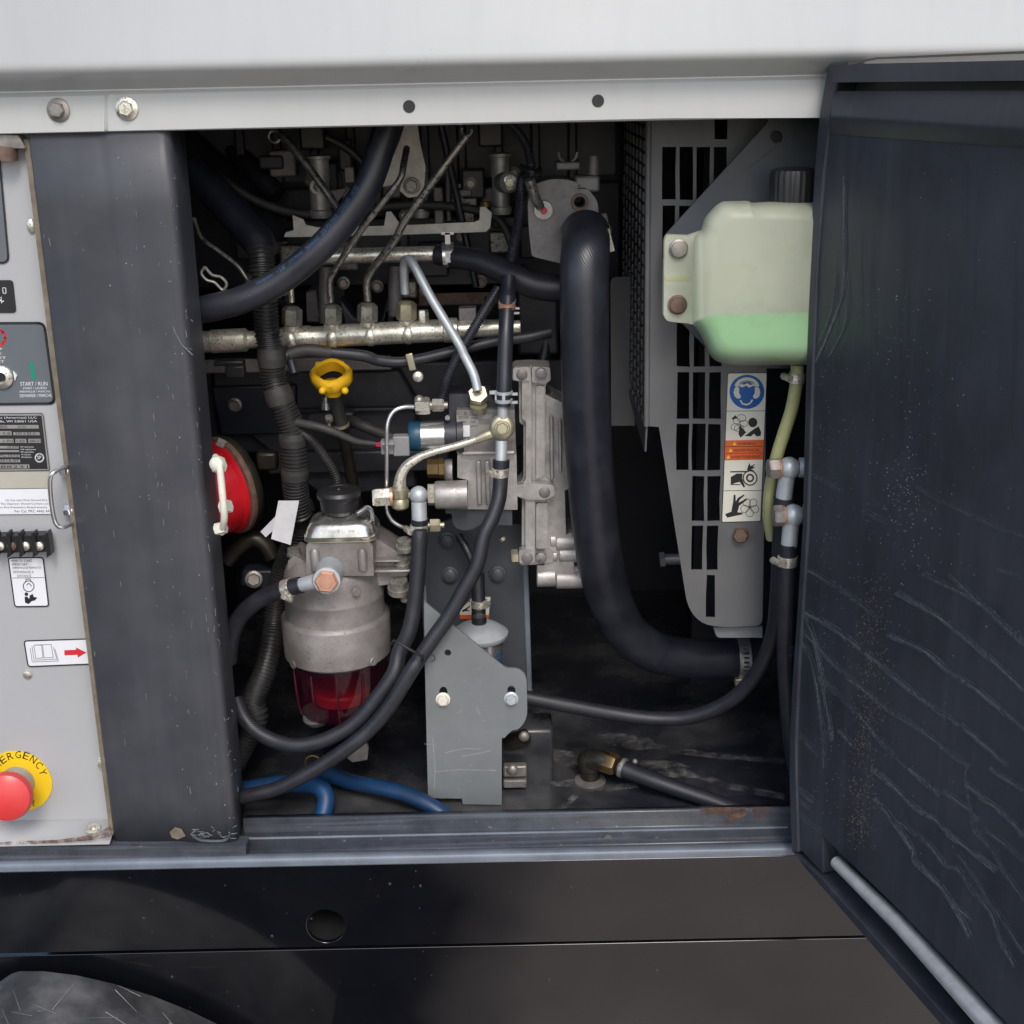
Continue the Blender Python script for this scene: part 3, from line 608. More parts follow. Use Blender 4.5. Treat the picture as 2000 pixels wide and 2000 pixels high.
# ------------------------------------------------------------------ door
dd = Vector((.265, -.964, 0)).normalized(); dn = Vector((-.964, -.265, 0)).normalized()
HP = P(1575, 900, -.014)
def DP(sx, sy, w_=0.):
    d = ray(sx, sy); return CAM + d * (((HP + dn * w_) - CAM).dot(dn) / d.dot(dn))
door = thing("engine_bay_door", "scratched dark navy bay door swung open towards the viewer", "door", HP + Vector((0, 0, -.5)))
LE = [(1617, 126), (1600, 225), (1590, 336), (1581, 500), (1575, 700), (1571, 860), (1567, 1030), (1557, 1190), (1549, 1300), (1542, 1440), (1541, 1520), (1546, 1665)]
def dplate(pts, w0, w1): return MB().plate([DP(a, b, w1) for a, b in pts], dn * (w0 - w1))
dplate(LE + [(1836, 2000), (2650, 2942), (2650, 103)], -.03, -.018).build("outer_skin", "door", door, bevel=.001)
dplate(rpoly([(1617, 126, 6), (2650, 103), (2650, 152), (1624, 161, 6)]), -.018, .012).build("top_rim", "door", door, bevel=.009, seg=4)
wid = [20, 22, 18, 14, 12, 11, 10, 10, 11, 12, 13, 12]
dplate(LE + [(a + k, b - (12 if i == 0 else 0)) for i, ((a, b), k) in reversed(list(enumerate(zip(LE, wid))))][:-1] + [(1636, 150)], -.018, .003).build("hinge_rim", "door", door, bevel=.0018, seg=2)
inner = [(1624, 212)] + [(a + k + 3, b) for (a, b), k in zip(LE[1:-1], wid[1:-1])] + [(1562, 1658), (1606, 1706), (1606, 1632), (1744, 1766), (1880, 1908), (1960, 1993), (2650, 2721), (2650, 291)]
dplate(inner, -.018, 0).build("inner_panel", "door", door, bevel=.0008)
mb = MB()
pts = [((1625, 178), (2650, 174), .0005), ((1623, 222), (2650, 288), .009), ((1622, 234), (2650, 306), .0085), ((1620, 262), (2650, 335), .0008)]
v = []
for a, b_, w_ in pts: v += [DP(*a, w_), DP(*b_, w_)]
v += [DP(1625, 178, -.01), DP(2180, 176, -.01)]
mb.add(v, [(0, 1, 3, 2), (2, 3, 5, 4), (4, 5, 7, 6), (8, 9, 1, 0)]); mb.build("crease_band", "door", door, sharp=60)
dplate([(1548, 1664), (1612, 1722), (1622, 1735), (1733, 1857), (1844, 1982), (2650, 2841), (2650, 2941), (1836, 2000), (1604, 1731)], -.018, .004).build("bottom_rim", "door", door, bevel=.0012)
rod = MB().tube([DP(1634, 1684, -.004), DP(1760, 1807, -.004), DP(1930, 1995, -.004), DP(2150, 2235, -.004)], [px(13, DP(1634, 1684)), px(17, DP(1760, 1807)), px(23, DP(1930, 1995)), px(27, DP(2150, 2235))], 18, smooth=False)
rod.build("prop_tube", "galv", door)
mb = MB(); 
def dstroke(pts, wd, amp=1.2, w_=.0006):
    P_, _ = spline([Vector((a, b, 0)) for a, b in pts], [1] * len(pts), 8)
    P_ = [p + Vector((random.gauss(0, .22), random.gauss(0, .22), 0)) * amp for p in P_]; ph = random.random() * 6
    for i in range(len(P_) - 1):
        if random.random() < .07: continue
        a, b = P_[i], P_[i + 1]; d = b - a
        if d.length < 1e-4: continue
        n_ = Vector((-d.y, d.x, 0)).normalized() * wd * (.12 + .5 * abs(math.sin(ph + i * .23)) * random.uniform(.6, 1))
        mb.add([DP((a + n_).x, (a + n_).y, w_), DP((b + n_).x, (b + n_).y, w_), DP((b - n_).x, (b - n_).y, w_), DP((a - n_).x, (a - n_).y, w_)], [(0, 1, 2, 3)])
WIDE = []
def r3(l): return [(1500 + a / 1.932, 500 + b / 1.932) for a, b in l]
def rq(l): return [(1500 + a / 3.864, 1500 + b / 3.864) for a, b in l]
for l, wd in (([(145, 1185), (260, 1250), (340, 1310), (420, 1370)], 1.5), ([(130, 1340), (250, 1410), (380, 1510), (500, 1610), (600, 1690), (760, 1800), (900, 1925)], 2.6),
  ([(450, 1430), (600, 1500), (680, 1570), (790, 1640), (966, 1790)], 2.8), ([(480, 1270), (650, 1370), (800, 1490), (966, 1640)], 2.6), ([(580, 1200), (780, 1300), (880, 1390), (966, 1470)], 1.8),
  ([(680, 1200), (820, 1330), (966, 1450)], 1.4), ([(560, 870), (680, 940), (860, 1020), (966, 1060)], 1.), ([(350, 960), (450, 1010)], 1.2), ([(160, 820), (280, 890)], 1.2),
  ([(140, 1350), (180, 1480), (220, 1700), (240, 1830)], 2.4), ([(120, 1440), (170, 1560), (200, 1750), (210, 1932)], 1.7), ([(130, 1420), (280, 1570), (420, 1690), (530, 1760), (680, 1870), (760, 1932)], 1.9),
  ([(190, 1590), (330, 1720), (440, 1850), (520, 1932)], 1.6), ([(110, 1800), (190, 1890)], 1.4), ([(265, 1790), (320, 1850)], 2.), ([(860, 1180), (966, 1220)], 1.),
  
  ([(285, -300), (287, 0), (285, 60), (270, 180), (180, 400)], 1.7), ([(300, 60), (290, 250), (230, 380)], 1.1), ([(255, 60), (240, 200), (190, 330)], 1.)):
    for o1, o2, k in ((0, 0, .75), (2.2, -2, .42), (-2.5, 2.4, .42), (5, -4.5, .3)): dstroke([(a + o1, b + o2) for a, b in r3(l)], wd * k, .8)
    WIDE.append((r3(l), wd * 3.4))
for l, wd in (([(780, 0), (960, 160), (1120, 310), (1270, 400), (1390, 530), (1520, 620), (1720, 780)], 2.8), ([(1060, 0), (1290, 210)], 2.6), ([(1310, 170), (1480, 290), (1590, 400)], 2.), ([(800, 230), (940, 400), (1080, 610), (1110, 710), (1300, 900), (1420, 1080), (1520, 1280)], 3),
  ([(990, 410), (1200, 570), (1330, 730), (1430, 770), (1540, 920), (1680, 1100), (1760, 1320), (1860, 1500)], 1.9), ([(1490, 110), (1590, 210), (1800, 370), (1932, 520)], 2.8), ([(1670, 0), (1800, 90), (1932, 170)], 2.6), ([(1620, 460), (1750, 550), (1932, 700)], 1.7),
  ([(1550, 460), (1700, 640), (1790, 800), (1932, 1000)], 1.5), ([(1430, 640), (1600, 900), (1750, 1130), (1932, 1400)], 1.4), ([(1400, 1040), (1540, 1150)], 2.), ([(210, 135), (340, 260)], 2.6), ([(200, 210), (310, 310)], 1.8), ([(190, 310), (400, 480)], 1.5), ([(1500, 0), (1490, 110), (1560, 500)], 1.4)):
    for o1, o2, k in ((0, 0, .75), (2.2, -2, .42), (-2.5, 2.4, .42), (5, -4.5, .3)): dstroke([(a + o1, b + o2) for a, b in rq(l)], wd * k, .8)
    WIDE.append((rq(l), wd * 3.4))
mb.build("scratches", "scratch", door)['kind'] = 'stuff'; mb = MB()
for l, wd in WIDE: dstroke(l, wd, 1.2, .0004); dstroke([(a + 5, b - 6) for a, b in l], wd * .35, 1.5, .0005)
for i in range(40):
    x, y = random.uniform(1620, 1990), random.uniform(280, 1100); dstroke([(x, y), (x + random.gauss(0, 3), y + random.uniform(40, 220)), (x + random.gauss(0, 5), y + random.uniform(230, 420))], random.uniform(.5, 1.2))
mb.build("fine_scratches", "faint", door)['kind'] = 'stuff'
mb = MB(); mw = MB()
def speck(m_, x, y, r_):
    v = [DP(x + r_ * math.cos(t) * random.uniform(.6, 1.2), y + r_ * math.sin(t) * random.uniform(.6, 1.4), .0005) for t in (0, 1.25, 2.5, 3.8, 5)]; m_.add(v, [(0, 1, 2, 3, 4)])
for i in range(800):
    t = random.random() ** .8; y = 1120 + t * 540; x = 1712 - t * 35 + random.gauss(0, 17); speck(mb, x, y, random.uniform(.5, 1.5))
for i in range(140): speck(mw, 1770 + random.gauss(0, 45), random.uniform(560, 1150), random.uniform(.5, 1.5))
for i in range(90): speck(mw, 1765 + random.gauss(0, 22), 980 + random.gauss(0, 40), random.uniform(.6, 1.6))
for i in range(220): speck(mw, 1590 + abs(random.gauss(0, 50)), random.uniform(680, 1600), random.uniform(.4, 1.1))
for i in range(120): speck(mw, random.uniform(1600, 1995), random.uniform(280, 1700), random.uniform(.4, 1.2))
mb.build("mud_specks", "spot", door)['kind'] = 'stuff'; mw.build("dust_specks", "spotw", door)['kind'] = 'stuff'
# enclosure side to the right of the opening, behind the door
o = MB().box(((HP.x + .012 + XR) / 2, .012, (zlip + P(1000, 1655, 0).z) / 2), (XR - HP.x - .012, .02, zlip - P(1000, 1655, 0).z)).build("enclosure_side", "post", None)
tag(o, "dark enclosure side panel just behind the open door", "side panel")
# ================================================================== RIGHT SIDE OF THE BAY: guard, bracket, coolant bottle
YG = .13
guard = thing("radiator_guard", "grey slotted radiator guard with a pictogram warning label", "radiator guard", P(1400, 1240, YG))
gout = rpoly([(1266, 205), (1560, 195), (1545, 700), (1498, 704), (1489, 1222, 14), (1380, 1226, 46), (1344, 1192, 30), (1287, 834), (1262, 832), (1266, 600)])
slots = []
def slot(x0, y0, x1, y1, dx=0):
    j = lambda: random.uniform(-.7, .7)
    slots.append([(x0 + j(), y0 + j()), (x1 + j(), y0 + j()), (x1 + dx + j(), (y0 + y1) / 2), (x1 + dx + j(), y1 + j()), (x0 + dx + j(), y1 + j()), (x0 + dx + j(), (y0 + y1) / 2)])
slot(1396, 222, 1421, 272)
for x in (1294, 1328, 1361, 1394): slot(x, 287, x + 26, 390, -.5)
for x in (1293.5, 1326.5): slot(x, 402, x + 25, 505)
for y0, y1, xs in ((617, 716, ((1323, 1348), (1356, 1378), (1386, 1410))), (727, 818, ((1323, 1347), (1354, 1378), (1385, 1409))), (828, 919, ((1321.5, 1346), (1352, 1378), (1383, 1408))), (930, 1018, ((1352, 1376), (1382, 1407))), (1027, 1113, ((1351, 1373), (1381, 1403))), (1123, 1206, ((1380, 1397),))):
    for a, b in xs: slot(a, y0, b, y1, -1)
MB().plate(S3(gout, YG), (0, .0022, 0), [S3(s_, YG) for s_ in slots]).build("front_sheet", "grille", guard, bevel=.0005)
# perforated side wall of the guard, running into the bay
gx = P(1266, 500, YG).x; za, zb_ = P(1266, 190, YG).z, P(1262, 838, YG).z
v3 = lambda y, z: Vector((gx, y, z))
depth = .36; holes = []
rowz = (za - zb_) / 26
for i in range(26):
    for k in range(8):
        y0 = YG + .02 + k * .042; z1 = za - .006 - i * rowz; holes.append([v3(y0, z1), v3(y0 + .028, z1), v3(y0 + .028, z1 - rowz * .72), v3(y0, z1 - rowz * .72)])
MB().plate([v3(YG + .002, za), v3(YG + depth, za), v3(YG + depth, zb_ - .0), v3(YG + .03, zb_ - .03), v3(YG + .012, zb_ - .03), v3(YG + .002, zb_)], (.002, 0, 0), holes).build("perforated_side", "grille", guard)
MB().tube([P(1267, 205, YG + .001), P(1263, 832, YG + .001)], px(6, P(1266, 500, YG)), 12, smooth=False).build("rolled_edge", "grille", guard)
MB().plate(S3(rpoly([(1393, 1226), (1490, 1223), (1490, 1246), (1400, 1246, 6)]), YG + .012), (0, .004, 0)).build("lower_tab", "bracket", guard, bevel=.001)
hexbolt(guard, P(1446, 1043, YG), (-.15, -1, .1), px(15, P(1446, 1043, YG)), "rust", 1.1, px(16, P(1446, 1043, YG)))
# dark core behind the slots
MB().box((gx + .24, YG + .30, 0), (.28, .02, 1.0)).build("radiator_core", "void", guard)
# warning label
lb = flat("warning_label", rpoly([(1421.5, 729, 4), (1498, 728, 4), (1485.5, 1018, 4), (1410, 1020, 4)]), YG - .0008, "wlabel", guard, .0006)
def lab(u, v_): # 0..1 in label -> photo pixel
    x0, y0 = 1421.5 + (1410 - 1421.5) * v_, 729 + 291 * v_; x1, y1 = 1498 + (1485.5 - 1498) * v_, 728 + 290 * v_
    return (x0 + (x1 - x0) * u, y0 + (y1 - y0) * u)
def hz(x, y): return (1150 + x / 4.293, 650 + y / 4.293)
def hp_(l): return [hz(a, b) for a, b in l]
Y1 = YG - .0010
mb = MB(); stroke(mb, rpoly([(1421.5, 729, 4), (1498, 728, 4), (1485.5, 1018, 4), (1410, 1020, 4)]), 1.2, Y1, True)
for y in (657, 1325): stroke(mb, [hz(1155 - (y - 657) * .035, y), hz(1478 - (y - 657) * .045, y - 3)], 1, Y1)
# person by the exhaust
fill(mb, hp_([(a, b) for a, b in circ(1375, 752, 38, 40)]), Y1)
fill(mb, hp_([(1305, 865), (1395, 800), (1425, 785), (1445, 835), (1440, 865), (1405, 868), (1385, 845), (1360, 868)]), Y1)
fill(mb, hp_([(1265, 770), (1290, 800), (1320, 835), (1290, 865), (1272, 880), (1255, 850)]), Y1)
for cx_, cy_, r_ in ((1280, 715, 38), (1240, 740, 30), (1300, 760, 34), (1225, 790, 34), (1260, 800, 40)): stroke(mb, hp_(circ(cx_, cy_, r_, r_ * .8, 10)), .9, Y1, True)
fill(mb, hp_([(1195, 722), (1230, 690), (1245, 712), (1210, 728)]), Y1)
# hand in belt
stroke(mb, hp_([(1188, 1166), (1340, 1163)]), 2.6, Y1); fill(mb, hp_([(1190, 1210), (1240, 1180), (1290, 1180), (1285, 1220), (1310, 1290), (1300, 1300), (1265, 1250), (1220, 1262), (1190, 1280)]), Y1)
stroke(mb, hp_([(1205, 1273), (1270, 1273)]), 1.8, Y1)
for r_, wd in ((58, 2.4), (27, 3.2)): stroke(mb, hp_(circ(1352, 1217, r_, r_ * 1.04)), wd, Y1, True)
fill(mb, hp_([(1325, 1152), (1345, 1090), (1357, 1118), (1398, 1098), (1375, 1125), (1398, 1130), (1360, 1145), (1395, 1158)]), Y1)
# hand and fan
fill(mb, hp_([(1142, 1520), (1195, 1500), (1210, 1420), (1215, 1358), (1230, 1358), (1232, 1415), (1250, 1385), (1300, 1355), (1305, 1365), (1265, 1400), (1255, 1425), (1325, 1388), (1328, 1400), (1262, 1450), (1245, 1505), (1290, 1508), (1290, 1522), (1160, 1550)]), Y1)
for k in range(5):
    a = R(72 * k + 20); stroke(mb, hp_(circ(1350 + 46 * math.cos(a), 1463 + 48 * math.sin(a), 32, 32, 14)), 1., Y1, True)
fill(mb, hp_(circ(1350, 1463, 12, 12, 10)), Y1)
mb.build("pictograms", "ink", lb)
mb = MB(); fill(mb, hp_(circ(1326, 495, 146, 143, 40)), Y1 - .0001); mb.build("blue_disc", "inkblue", lb)
mb = MB(); Y4 = Y1 - .0003
def halfring(cx_, cy_, r0, r1, a0, a1, sy=1.):
    n_ = 20; o_ = [(cx_ + r1 * math.cos(R(a0 + (a1 - a0) * i / n_)), cy_ - r1 * sy * math.sin(R(a0 + (a1 - a0) * i / n_))) for i in range(n_ + 1)]
    return o_ + [(cx_ + r0 * math.cos(R(a1 - (a1 - a0) * i / n_)), cy_ - r0 * sy * math.sin(R(a1 - (a1 - a0) * i / n_))) for i in range(n_ + 1)]
fill(mb, hp_(halfring(1326, 455, 72, 104, 5, 175, .78)), Y4); stroke(mb, hp_(halfring(1326, 450, 52, 54, 25, 155, .8)[:21]), 2.4, Y4)
for s_ in (-1, 1): fill(mb, hp_([(1326 + s_ * a, b) for a, b in ((66, 462), (88, 448), (106, 470), (112, 500), (104, 532), (84, 550), (60, 552), (50, 532), (66, 505))]), Y4)
fill(mb, hp_([(1255, 440), (1280, 425), (1300, 436), (1330, 422), (1355, 440), (1385, 426), (1400, 450), (1370, 446), (1345, 460), (1318, 442), (1290, 458), (1268, 452)]), Y4)
stroke(mb, hp_([(1272, 568), (1290, 595), (1322, 603), (1352, 592), (1370, 564)]), 3., Y4)
mb.build("ear_muffs", "wlabel", lb)
mb = MB(); fill(mb, hp_([(1146, 903), (1468, 896), (1461, 1063), (1140, 1070)]), Y1 - .0001); mb.build("orange_field", "inkorange", lb)
mb = MB(); mt = MB()
for i, (t, x0, x1) in enumerate((("WARNING", 1245, 1395), ("ADVERTENCIA", 1212, 1428), ("AVERTISSEMENT", 1192, 1440))):
    y = 942 + i * 56; lettering(mb, t, hz(x0, y), hz(x1, y - 3), hz(x0 + 3, y - 24), Y4)
    fill(mt, hp_([(x0 - 40, y + 1), (x0 - 8, y), (x0 - 22, y - 30)]), Y4)
    if i: stroke(mb, [hz(1146, y - 42), hz(1466, y - 47)], .8, Y4)
mb.build("lettering", "ink", lb); mt.build("warning_triangles", "ylabel", lb)
# deeper grey plate and dark fan shroud edge
o = MB().plate(S3(rpoly([(1192, 541, 14), (1240, 540), (1240, 832), (1194, 832)]), .34), (0, .003, 0)).build("shroud_plate", "grille", None, bevel=.0006)
tag(o, "small dark grey plate deep between the thick hose and the slotted guard", "plate")
sb = MB(); sb.cyl(P(1298, 1093, .26), P(1335, 1092, .26), px(11, P(1310, 1092, .26)), n=16); sb.cyl(P(1288, 1094, .26), P(1298, 1093, .26), px(16, P(1290, 1092, .26)), n=6)
o = sb.build("stud", "slate"); tag(o, "short grey stud poking out behind the slotted guard", "stud")
# bracket behind the bottle
YK = .095
o = MB().plate(S3(rpoly([(1297, 470, 10), (1302, 455), (1498, 240), (1506, 200), (1640, 195), (1640, 560), (1540, 720), (1500, 720), (1400, 700), (1300, 600)]), YK), (0, .003, 0), [S3(circ(1517, 267, 11.5), YK)]).build("bottle_bracket", "slate", None, bevel=.0006)
tag(o, "slanted slate grey bracket with one hole behind the coolant bottle", "bracket")

# coolant bottle
bot = thing("coolant_bottle", "translucent cream coolant bottle with black cap and green coolant inside", "bottle", P(1480, 715, .05))
body = rpoly([(1356, 462), (1370, 448), (1376, 425, 10), (1398, 400, 20), (1412, 393, 6), (1462, 392, 6), (1468, 396), (1500, 394), (1660, 396), (1656, 640), (1650, 712, 20), (1440, 714, 16), (1400, 708, 18), (1383, 690, 20), (1370, 655, 16), (1352, 632)])
mb = MB()
def ring_(y, k, pts):  # shrink outline towards its centre
    cx_, cy_ = 1520, 560; return [P(cx_ + (a - cx_) * (1 - k / 150), cy_ + (b - cy_) * (1 - k / 150), y) for a, b in pts]
LV = [ring_(y, k, body) for y, k in ((.088, 14), (.082, 5), (.066, 0), (.03, 0), (.014, 2), (.002, 8), (-.006, 18), (-.009, 34))]
n = len(body); mb.add([p for l in LV for p in l], [(i * n + k, i * n + (k + 1) % n, (i + 1) * n + (k + 1) % n, (i + 1) * n + k) for i in range(len(LV) - 1) for k in range(n)] + [tuple(range(n - 1, -1, -1)), tuple((len(LV) - 1) * n + k for k in range(n))])
mb.build("bottle_body", "hdpe", bot, sharp=70)
liq = rpoly([(1353, 630), (1659, 622), (1652, 704, 18), (1440, 709, 14), (1402, 704, 16), (1386, 687, 18), (1372, 654, 14)])
mb = MB(); LV = [ring_(y, k, liq) for y, k in ((.080, 7), (.066, 1.5), (.03, 1.5), (.014, 3.5), (.003, 9.5), (-.0045, 19), (-.0075, 32))]
n = len(liq); mb.add([p for l in LV for p in l], [(i * n + k, i * n + (k + 1) % n, (i + 1) * n + (k + 1) % n, (i + 1) * n + k) for i in range(len(LV) - 1) for k in range(n)] + [tuple(range(n - 1, -1, -1)), tuple((len(LV) - 1) * n + k for k in range(n))])
mb.build("coolant", "coolant", bot, sharp=70)
earp = rpoly([(1298, 468, 8), (1303, 459, 6), (1345, 461), (1372, 452), (1374, 640), (1345, 632), (1304, 628, 8), (1296, 618, 6)])
MB().plate(S3(earp, .072), (0, .012, 0)).build("mounting_ear", "hdpe", bot, bevel=.0015)
MB().plate(S3([(1300, 542), (1347, 539), (1347, 547), (1300, 549)], .0715), (0, .001, 0)).build("ear_rib", "vinyl", bot)
for (x, y), m_ in (((1325, 486), "oldsteel"), ((1323, 595), "rust")):
    p = P(x, y, .0715); MB().lathe(p, (0, -1, 0), [(px(19, p), 0), (px(19, p), .002), (px(15, p), .003), (px(14.5, p), .0055), (px(9, p), .006)], 28).build("bolt", m_, bot)
cp = P(1548, 393, .042); q = px(1, cp)
mb = MB(); nn = 44; v = []
for r_, h in ((45, 0), (45, 4), (46, 50), (43, 60), (30, 63)):
    for i in range(nn * 2):
        a = math.pi * i / nn; rr = r_ * (1 if (i // 2) % 2 else (.955 if r_ > 43 else 1)); v.append(cp + Vector((math.cos(a) * rr * q, math.sin(a) * rr * q, h * q)))
n = nn * 2; mb.add(v, [(i * n + k, i * n + (k + 1) % n, (i + 1) * n + (k + 1) % n, (i + 1) * n + k) for i in range(4) for k in range(n)] + [tuple(4 * n + k for k in range(n))]); mb.build("bottle_cap", "cap", bot)
# outlet hose of the bottle
vh = thing("overflow_hose", "yellowed clear hose clamped under the coolant bottle", "hose", P(1500, 1050, .06))
pts = [P(1557, 712, .045), P(1556, 745, .046), P(1546, 800, .05), P(1530, 850, .055), P(1515, 900, .06), P(1504, 960, .07), P(1502, 1010, .08), P(1508, 1050, .09)]
MB().tube(pts, px(13, pts[0]), 16).build("hose_body", "vinyl", vh)
clamp(vh, P(1556, 738, .046), (0.1, 0, 1), px(15, pts[0]), px(20, pts[0]), (-1, -.4, 0))

# banjo fittings at the right
def banjo(name, label, c, y, r_, down, hexl):
    t = thing(name, label, "hose fitting", P(c[0], down[1], y)); p = P(c[0], c[1], y); q = px(1, p)
    MB().ball(p, r_ * q, 22, (1, 1, 1.05)).build("banjo_eye", "pale", t)
    MB().lathe(P(c[0] - r_ * .8, c[1], y), (-1, -.1, 0), [(r_ * .9 * q, 0), (r_ * .92 * q, 4 * q)], 24).build("washer", "copper", t)
    MB().hexa(P(c[0] - r_ * .8 - 4, c[1], y), (-1, -.1, 0), r_ * .95 * q, hexl * q).build("banjo_bolt", "oldsteel", t)
    MB().lathe(P(c[0] + r_ * .9, c[1] - 2, y), (1, -.1, 0), [(r_ * .9 * q, 0), (r_ * .9 * q, 10 * q)], 24).build("backing_nut", "pale", t)
    MB().cyl(P(c[0] - 4, c[1] + r_ * .6, y), P(*down, y), r_ * .74 * q, n=20).build("hose_stem", "pale", t)
    return t
f1 = banjo("banjo_fitting", "upper silver banjo fitting beside the bay door edge", (1541, 915), .045, 22, (1531, 972), 20)
MB().cyl(P(1531, 972, .045), P(1530, 984, .045), px(20, P(1530, 980, .045)), n=18).build("rubber_collar", "rubberd", f1)
f2 = banjo("banjo_fitting", "lower silver banjo fitting joined to a clamped black hose by the door edge", (1549, 1007), .03, 22, (1541, 1066), 18)
rh = thing("return_hose", "black hose hanging from the lower banjo fitting beside the door", "hose", P(1560, 1560, .03))
pts = [P(1540, 1062, .03), P(1538, 1110, .03), P(1535, 1200, .03), P(1534, 1290, .035), P(1540, 1390, .04), P(1550, 1480, .05), P(1570, 1560, .06)]
MB().tube(pts, px(17, pts[0]), 16).build("hose_body", "rubber", rh)
mb = MB()
for t_, y0, y1 in (("SAE 30R7", 1186, 1128), ("5/16", 1282, 1262)):
    vs, fs = text_mb(t_)
    def rp_(a, b):
        off = 15 - b * 10; k = px(1, P(1537, 1150, .03)); return P(1536.5 + off, y0 + (y1 - y0) * a, .0305 - math.sqrt(17 ** 2 - off ** 2) * k - .0006)
    mb.add([rp_(a, b) for a, b in vs], fs)
mb.build("hose_lettering", "inkteal", rh)['kind'] = 'stuff'
clamp(rh, P(1538, 1095, .03), (0, 0, 1), px(18, pts[0]), px(20, pts[0]), (-1, -.5, 0))
lh = thing("fuel_hose", "long black hose sweeping from the right fittings down behind the grey bracket", "hose", P(1300, 1410, .16))
pts = [P(1528, 985, .05), P(1524, 1060, .055), P(1520, 1150, .06), P(1510, 1240, .08), P(1480, 1310, .10), P(1430, 1366, .12), P(1360, 1398, .135), P(1290, 1404, .145), P(1210, 1396, .15), P(1120, 1380, .15), P(1035, 1364, .15), P(960, 1350, .15)]
MB().tube(pts, px(15.5, pts[3]), 16).build("hose_body", "rubber", lh)

# ------------------------------------------------------------------ big coolant hose
bh = thing("coolant_hose", "thick black coolant hose curving down and right to a worm clamp", "hose", P(1250, 1320, .2))
pts = [C_(1690, 1000, .17), C_(1690, 1150, .13), C_(1680, 1350, .115), P(1142, 620, .11), P(1143, 720, .11), P(1147, 830, .115), P(1154, 930, .125), P(1162, 1020, .14), P(1175, 1110, .165), P(1197, 1185, .19), P(1232, 1243, .21), P(1290, 1277, .225), P(1370, 1287, .235), P(1440, 1286, .24), P(1500, 1284, .245)]
rs = [px(46, pts[0]), px(47, pts[1]), px(47.5, pts[2])] + [px(48, pts[3])] * 2 + [px(k, pts[i]) for i, k in ((5, 47), (6, 46), (7, 46), (8, 45), (9, 43), (10, 41), (11, 40), (12, 39), (13, 39), (14, 39))]
rs[0] = rs[1] = rs[2] = rs[3]
MB().tube(pts, rs, 28, sub=10).build("hose_body", "rubberd", bh)
c = P(1451, 1286, .24); o = MB().band(c, (1, 0, 0), px(40.5, c), px(24, c)).build("hose_clamp", "steel", bh)
mb = MB()
for i in range(11):
    a = R(-62 + i * 12); u_ = Vector((0, -math.cos(a), -math.sin(a)))
    mb.box(c + u_ * px(41.8, c), (px(10, c), px(2.2, c), px(2.6, c)), Matrix.Rotation(-a, 3, 'X'))
mb.build("thread_slots", "ink", o)['kind'] = 'stuff'
MB().box(P(1450, 1330, .22), (px(30, c), px(16, c), px(14, c))).build("clamp_screw", "gold", bh, bevel=.001)
mb = MB(); mb.band(C_(1690, 1000, .165), (.0, -.45, .9), px(48, pts[0]), px(9, pts[0]), .0015); mb.box(C_(1890, 1070, .15), (px(10, pts[0]), px(6, pts[0]), px(44, pts[0])), Matrix.Rotation(R(-14), 3, 'Y')); mb.build("spring_clamp", "zincd", bh)
# ================================================================== ENGINE
def tubeof(name, label, cat, pts, rpx, m, ref=1, n=14, rib=None, part='hose_body', group=None, sub=8):
    t = thing(name, label, cat, pts[-1], group); r_ = [px(k, pts[ref]) for k in rpx] if isinstance(rpx, (list, tuple)) else px(rpx, pts[ref])
    MB().tube(pts, r_, n, rib, sub).build(part, m, t); return t
eng = thing("engine_block", "dark dirty engine block filling the back of the bay", "engine", P(700, 1300, .4))
mb = MB()
mb.box(P(690, 760, .50), (.62, .22, .12)); mb.build("crankcase", "block", eng, bevel=.004)
MB().plate(Zp(F_, .37, [(120, 290), (1010, 290), (1010, 420), (1932, 400), (2100, 700), (2100, 1500), (1200, 1600), (500, 1000), (240, 1000), (170, 520)]), (0, .1, 0)).build("crankcase_wall", "block", eng, bevel=.004)
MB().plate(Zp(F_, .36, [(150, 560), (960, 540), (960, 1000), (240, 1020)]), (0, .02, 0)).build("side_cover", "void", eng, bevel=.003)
MB().box(F_(1500, 770, .365), (.20, .012, .006)).build("ledge", "block", eng, bevel=.002)
MB().box(F_(1550, 1250, .365), (.24, .02, .03)).build("rib", "block", eng, bevel=.003)
MB().box(F_(760, 350, .35), (.30, .01, .018)).build("bright_ledge", "aludark", eng, bevel=.002)
hexbolt(eng, F_(378, 728, .355), (0, -1, 0), px(11, F_(378, 728, .355)), "oldsteel", 1.3)
# cylinder head and cover behind the injectors
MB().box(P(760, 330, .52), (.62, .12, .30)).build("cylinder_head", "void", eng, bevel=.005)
MB().box(P(760, 462, .43), (.40, .02, .05)).build("head_ledge", "block", eng, bevel=.003)
MB().box(C_(680, 1400, .42), (.14, .02, .035)).build("lower_ledge", "block", eng, bevel=.002)
MB().box(C_(700, 1510, .42), (.13, .02, .03)).build("lower_ledge", "rust", eng, bevel=.002)
mb = MB().plate(Zp(B_, .36, [(1060, 1500), (1150, 1480), (1180, 1760), (1070, 1760)]), (0, .05, 0)); mb.build("web", "aludark", eng, bevel=.002)
for x, a, b in ((1230, 1290, 1760), (1810, 1280, 1700)): MB().cyl(B_(x, a, .33), B_(x, b, .33), px(14, B_(x, a, .33)), n=16).build("stud_pillar", "aludark", eng)
MB().plate(Zp(B_, .35, [(1340, 1560), (1470, 1720), (1690, 1760), (1760, 1500), (1830, 1560), (1800, 1780), (1380, 1780)]), (0, .04, 0)).build("web", "block", eng, bevel=.003)
